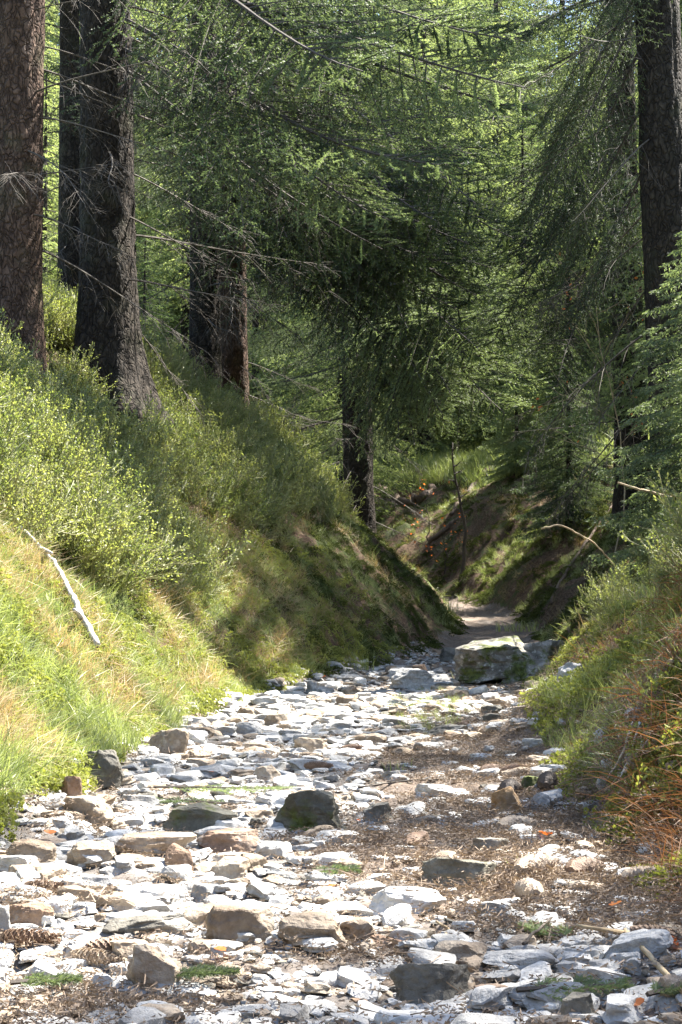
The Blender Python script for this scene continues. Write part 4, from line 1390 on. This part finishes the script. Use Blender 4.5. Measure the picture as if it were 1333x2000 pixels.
stick('branch', [(12, 1045), (38, 1072), (66, 1100), (95, 1132), (106, 1170), (124, 1200), (128, 1225), (148, 1252), (165, 1282)], (.010, .016), 'bleached_wood',
      'bleached white fallen branch lying crooked on the left bank', 'branch', .085, prongs=[[(128, 1226), (112, 1228), (102, 1234)], [(60, 1098), (52, 1108)]])
stick('branch', [(120, 1085), (140, 1100), (165, 1118)], (.004, .003), 'bleached_wood', 'short pale twig right of the bleached white branch', 'twig', .12)
stick('twig', [(1058, 1032), (1095, 1024), (1135, 1046), (1160, 1060), (1185, 1085), (1205, 1112)], (.006, .004), 'tan_twig', 'bare arching twig reaching out in front of the shaded right bank', 'twig', depth=[9.2, 9.2, 9.3, 9.4, 9.5, 9.6])
stick('twig', [(1208, 943), (1235, 952), (1270, 960), (1312, 973)], (.006, .010), 'tan_twig', 'straight pale stick pointing left at the right edge', 'twig', depth=[9.6, 9.6, 9.7, 9.8])
stick('frond', [(600, 1628), (612, 1605), (632, 1583), (660, 1572), (698, 1572)], (.003, .0015), 'tan_twig', 'thin brown arching frond over the broad dark rock hump', 'twig', depth=[3.95, 4.0, 4.1, 4.15, 4.2])
stick('twig', [(1150, 1657), (1190, 1652), (1242, 1643)], (.004, .003), 'tan_twig', 'tan stick lying at the foot of the right bank', 'twig', .008)
stick('twig', [(1040, 1582), (1090, 1577), (1155, 1578)], (.004, .002), 'grey_twig', 'grey stick right of the small grey stone', 'twig', .008)
stick('twig', [(1232, 1848), (1255, 1880), (1285, 1925), (1335, 1980)], (.004, .005), 'tan_twig', 'long pale stick crossing the shaded stones at the bottom right', 'twig', .03, prongs=[[(1240, 1855), (1200, 1872), (1155, 1888)]])
stick('twig', [(1022, 1878), (1060, 1845), (1092, 1820)], (.003, .002), 'twig', 'dark thin twig over the grey slab with the black shadow', 'twig', .03)
stick('twig', [(850, 1860), (880, 1835), (858, 1815)], (.003, .002), 'tan_twig', 'short tan twig behind the big dark rock', 'twig', .015)
stick('branch', [(1085, 1345), (1120, 1335), (1160, 1325), (1200, 1318)], (.007, .004), 'twig', 'dark stick on top of the mossy mound', 'twig', .03)
stick('branch', [(1145, 1450), (1185, 1405), (1230, 1362)], (.005, .004), 'cone_scale', 'rust coloured stick slanting up the near right bank', 'twig', .02)
stick('branch', [(1180, 1342), (1260, 1325), (1335, 1308)], (.007, .008), 'tan_twig', 'tan stick lying across the right bank at the picture edge', 'twig', .04)
stick('twig', [(700, 1545), (800, 1530), (905, 1528)], (.003, .002), 'twig', 'long thin twig lying across the middle of the path', 'twig', .012)
stick('twig', [(1120, 1745), (1185, 1720), (1250, 1735)], (.003, .002), 'grey_twig', 'thin grey twig across the red litter', 'twig', .02)
for q, (a, b, c, d, lab) in enumerate([(1262, 1412, 1212, 1530, 'leftmost of the dead pale stems hanging on the right bank'), (1272, 1420, 1232, 1540, 'second dead pale stem hanging on the right bank'), (1290, 1425, 1246, 1520, 'third dead pale stem hanging on the right bank'), (1300, 1445, 1205, 1555, 'lowest of the dead pale stems on the right bank')]):
    stick('dead_stem', [(a, b), ((a+c)/2+6, (b+d)/2), (c, d)], (.004, .0025), 'bleached_wood', lab, 'stem', .035)
# roots at the head of the gully and along the far bank
stick('root', [(985, 905), (955, 925), (925, 955), (900, 985), (880, 1010)], (.07, .03), 'root_wood', 'mossy root running down the crest of the far bank', 'root', .02, seg=9)
stick('root', [(738, 950), (760, 972), (790, 985), (830, 978), (850, 950)], (.10, .07), 'root_wood', 'thick curved root at the dark head of the gully', 'root', .03, seg=9)
stick('root', [(745, 938), (790, 930), (850, 920), (900, 905)], (.05, .03), 'root_wood', 'long root crossing above the thick curved one', 'root', .03, seg=8)
stick('root', [(300, 720), (345, 745), (400, 790), (450, 830)], (.08, .03), 'root_wood', 'root of the thickest trunk running down the left bank', 'root', .0, seg=8)
stick('root', [(840, 1060), (900, 1010), (960, 960)], (.035, .02), 'root_wood', 'thin root lit in the middle of the far bank', 'root', .01, seg=7)
stick('root', [(1080, 1180), (1110, 1120), (1150, 1060), (1200, 990), (1225, 940)], (.02, .015), 'root_wood', 'long bare root rising along the shadowed edge of the right bank', 'root', .03, seg=8)


def sprig(px, py, L, rz, label, ix=0, lift=.03, sc=1.):
    h, nn, Y = ghit(px, py)
    mb = MB(); rng = np.random.default_rng(int(px)); 
    P = np.stack([np.linspace(0, 1, 8)*L, np.sin(np.linspace(0, 3, 8))*.02*L, np.full(8, lift)], 1)
    mb.tube(P, np.linspace(.004, .0015, 8), 4)
    SP, SD, SL = [], [], []
    for k in range(16):
        t = .1+.85*k/16; p = interp(P, t); sg = 1 if k % 2 else -1; l = L*.38*(1-t*.7)
        e = np.array([.75, sg*.7, rng.normal()*.1]); SP.append(p); SD.append(e); SL.append(l)
        for q in range(4):
            SP.append(p+e*l*(q+1)/5); SD.append(e+np.array([.2, -sg*(1 if q % 2 else -1)*.8, .05])); SL.append(l*.4)
    mb.needles(np.array(SP), np.array(SD), np.array(SL), 16, .013*sc, .0012, 1, rng)
    o = obj('spruce_sprig', mb.mesh('spruce_sprig', ['twig', 'needles']), loc=h, rot=(0, 0, rz)); tag(o, label, 'sprig')


sprig(300, 1556, .42, -.15, 'fallen green spruce sprig lying on the stones of the left middle path')
sprig(455, 1590, .30, 2.6, 'smaller fallen spruce sprig at the right end of the first one')
sprig(600, 1730, .12, .4, 'short green sprig behind the table like slab')
sprig(1110, 1868, .13, 2.0, 'dark green sprig on the broad grey flat rock')
sprig(1010, 1975, .17, .2, 'mossy green sprig on the stones at the bottom right')
sprig(1265, 1985, .12, .6, 'dark green sprig at the very bottom right')
sprig(310, 1945, .12, .3, 'small green sprig at the foot of the upright brown stone')
sprig(20, 1960, .10, .3, 'small green sprig in front of the large smooth white stone')


def leaf_mesh(seed, s_=1.0):
    rng = np.random.default_rng(seed); mb = MB(); n_ = 9
    V = [(0, 0, 0)]; 
    for k in range(n_):
        a = k/n_*2*np.pi; r = s_*(.5+.12*math.cos(a)+.05*rng.normal()); V.append((r*math.cos(a), r*.62*math.sin(a), s_*(.10*math.cos(2*a)+.12*abs(math.sin(a)))))
    mb.add(V, [(0, k+1, (k+1) % n_+1) for k in range(n_)])
    return mb.mesh('fallen_leaf', ['orange_leaf'])


LF = [leaf_mesh(k, 1.0) for k in range(4)]
for i, (px, py, lab, sc) in enumerate([(628, 1326, 'orange leaf on the grass at the foot of the left bank', .06), (428, 1878, 'red orange leaf among pale stones in the centre foreground', .03),
  (1068, 1643, 'orange leaf just below the tan cone on the right', .035), (1048, 1600, 'orange leaf right of the orange stained stone', .03), (650, 1748, 'faded pink leaf behind the double humped stone', .035), (1242, 1985, 'orange brown leaf at the bottom right corner', .022),
  (1310, 1860, 'red leaf at the right edge beside the long brown cone', .05), (345, 1552, 'small orange leaf beside the fallen spruce sprig', .035), (415, 1518, 'pair of red leaves in the left middle of the bed', .03), (1200, 1785, 'dark red leaf near the thin white slab', .03),
  (95, 1640, 'orange leaf on top of the cracked tan slab', .03), (700, 1615, 'tiny orange leaf under the dark pointed stone', .02)]):
    h, nn, Y = ghit(px, py)
    o = obj('fallen_leaf', LF[i % 4], loc=h+Vector((0, 0, .018)), rot=(random.Random(i).uniform(.1, .6), random.Random(i+9).uniform(-.3, .3), i*1.3), scale=sc)
    tag(o, lab, 'leaf')


# ------------------------------------------------------------------ beech saplings that kept orange leaves
def sapling(px, py_f, Y, hgt, label, seed, leaves, rad=.012, z0frac=.3, spread=.6, mat='twig', lsz=.045):
    rng = np.random.default_rng(seed)
    x = (px-666.5)*Y/F; z = H(x, Y)
    t = empty('sapling', (x, Y, z-.03)); tag(t, label, 'young tree')
    P = np.stack([.045*np.sin(np.linspace(0, 5, 12))*hgt+.012*rng.normal(size=12), np.zeros(12), np.linspace(0, hgt, 12)], 1)
    mb = MB(); mb.tube(P, np.linspace(rad, rad*.25, 12), 6); obj('trunk', mb.mesh('trunk', [mat], True), t)
    ends = []
    for k in range(9):
        f_ = z0frac+(1-z0frac)*k/9; p = interp(P, f_); a = rng.random()*6.28
        d = np.array([math.cos(a), math.sin(a)*.6, .5]); L = hgt*.28*spread*rng.uniform(.5, 1.2)
        Q = p+d*(np.linspace(0, 1, 6)*L)[:, None]+rng.normal(size=(6, 3))*.012
        m2 = MB(); m2.tube(Q, np.linspace(rad*.45, .0018, 6), 4)
        for j in range(5):
            q0 = interp(Q, rng.uniform(.2, 1)); e = d+rng.normal(size=3)*.5; q1 = q0+e*L*.3; m2.tube([q0, (q0+q1)/2, q1], [.003, .002, .0015], 3); ends += [q1, (q0+q1)/2]
        obj('limb', m2.mesh('limb', [mat]), t)
    if leaves:
        m3 = MB()
        for k in range(leaves):
            p = ends[rng.integers(0, len(ends))]+rng.normal(size=3)*.03; leafpair(m3, p, rng.normal(size=3)*np.array([1, 1, .6])+np.array([0, 0, -.3]), lsz*rng.uniform(.7, 1.2), rng, 0)
        obj('dead_leaves', m3.mesh('dead_leaves', ['orange_leaf']), t)['kind'] = 'stuff'
    return t


sapling(897, 930, 21.5, 2.0, 'slim dark sapling trunk standing on the crest of the far bank', 1, 0, .035, .5, .4)
sapling(868, 900, 22.5, .75, 'low beech sapling with withered orange leaves beside the slim trunk', 2, 40, .010, .15, 1.6)
sapling(835, 860, 24.0, .9, 'beech shoot with orange leaves behind the roots', 3, 24, .010, .15, 1.6)
sapling(1195, 880, 15.6, 3.1, 'pale thin beech sapling with few orange leaves on the right bank', 4, 40, .010, .35, .9, 'tan_twig')
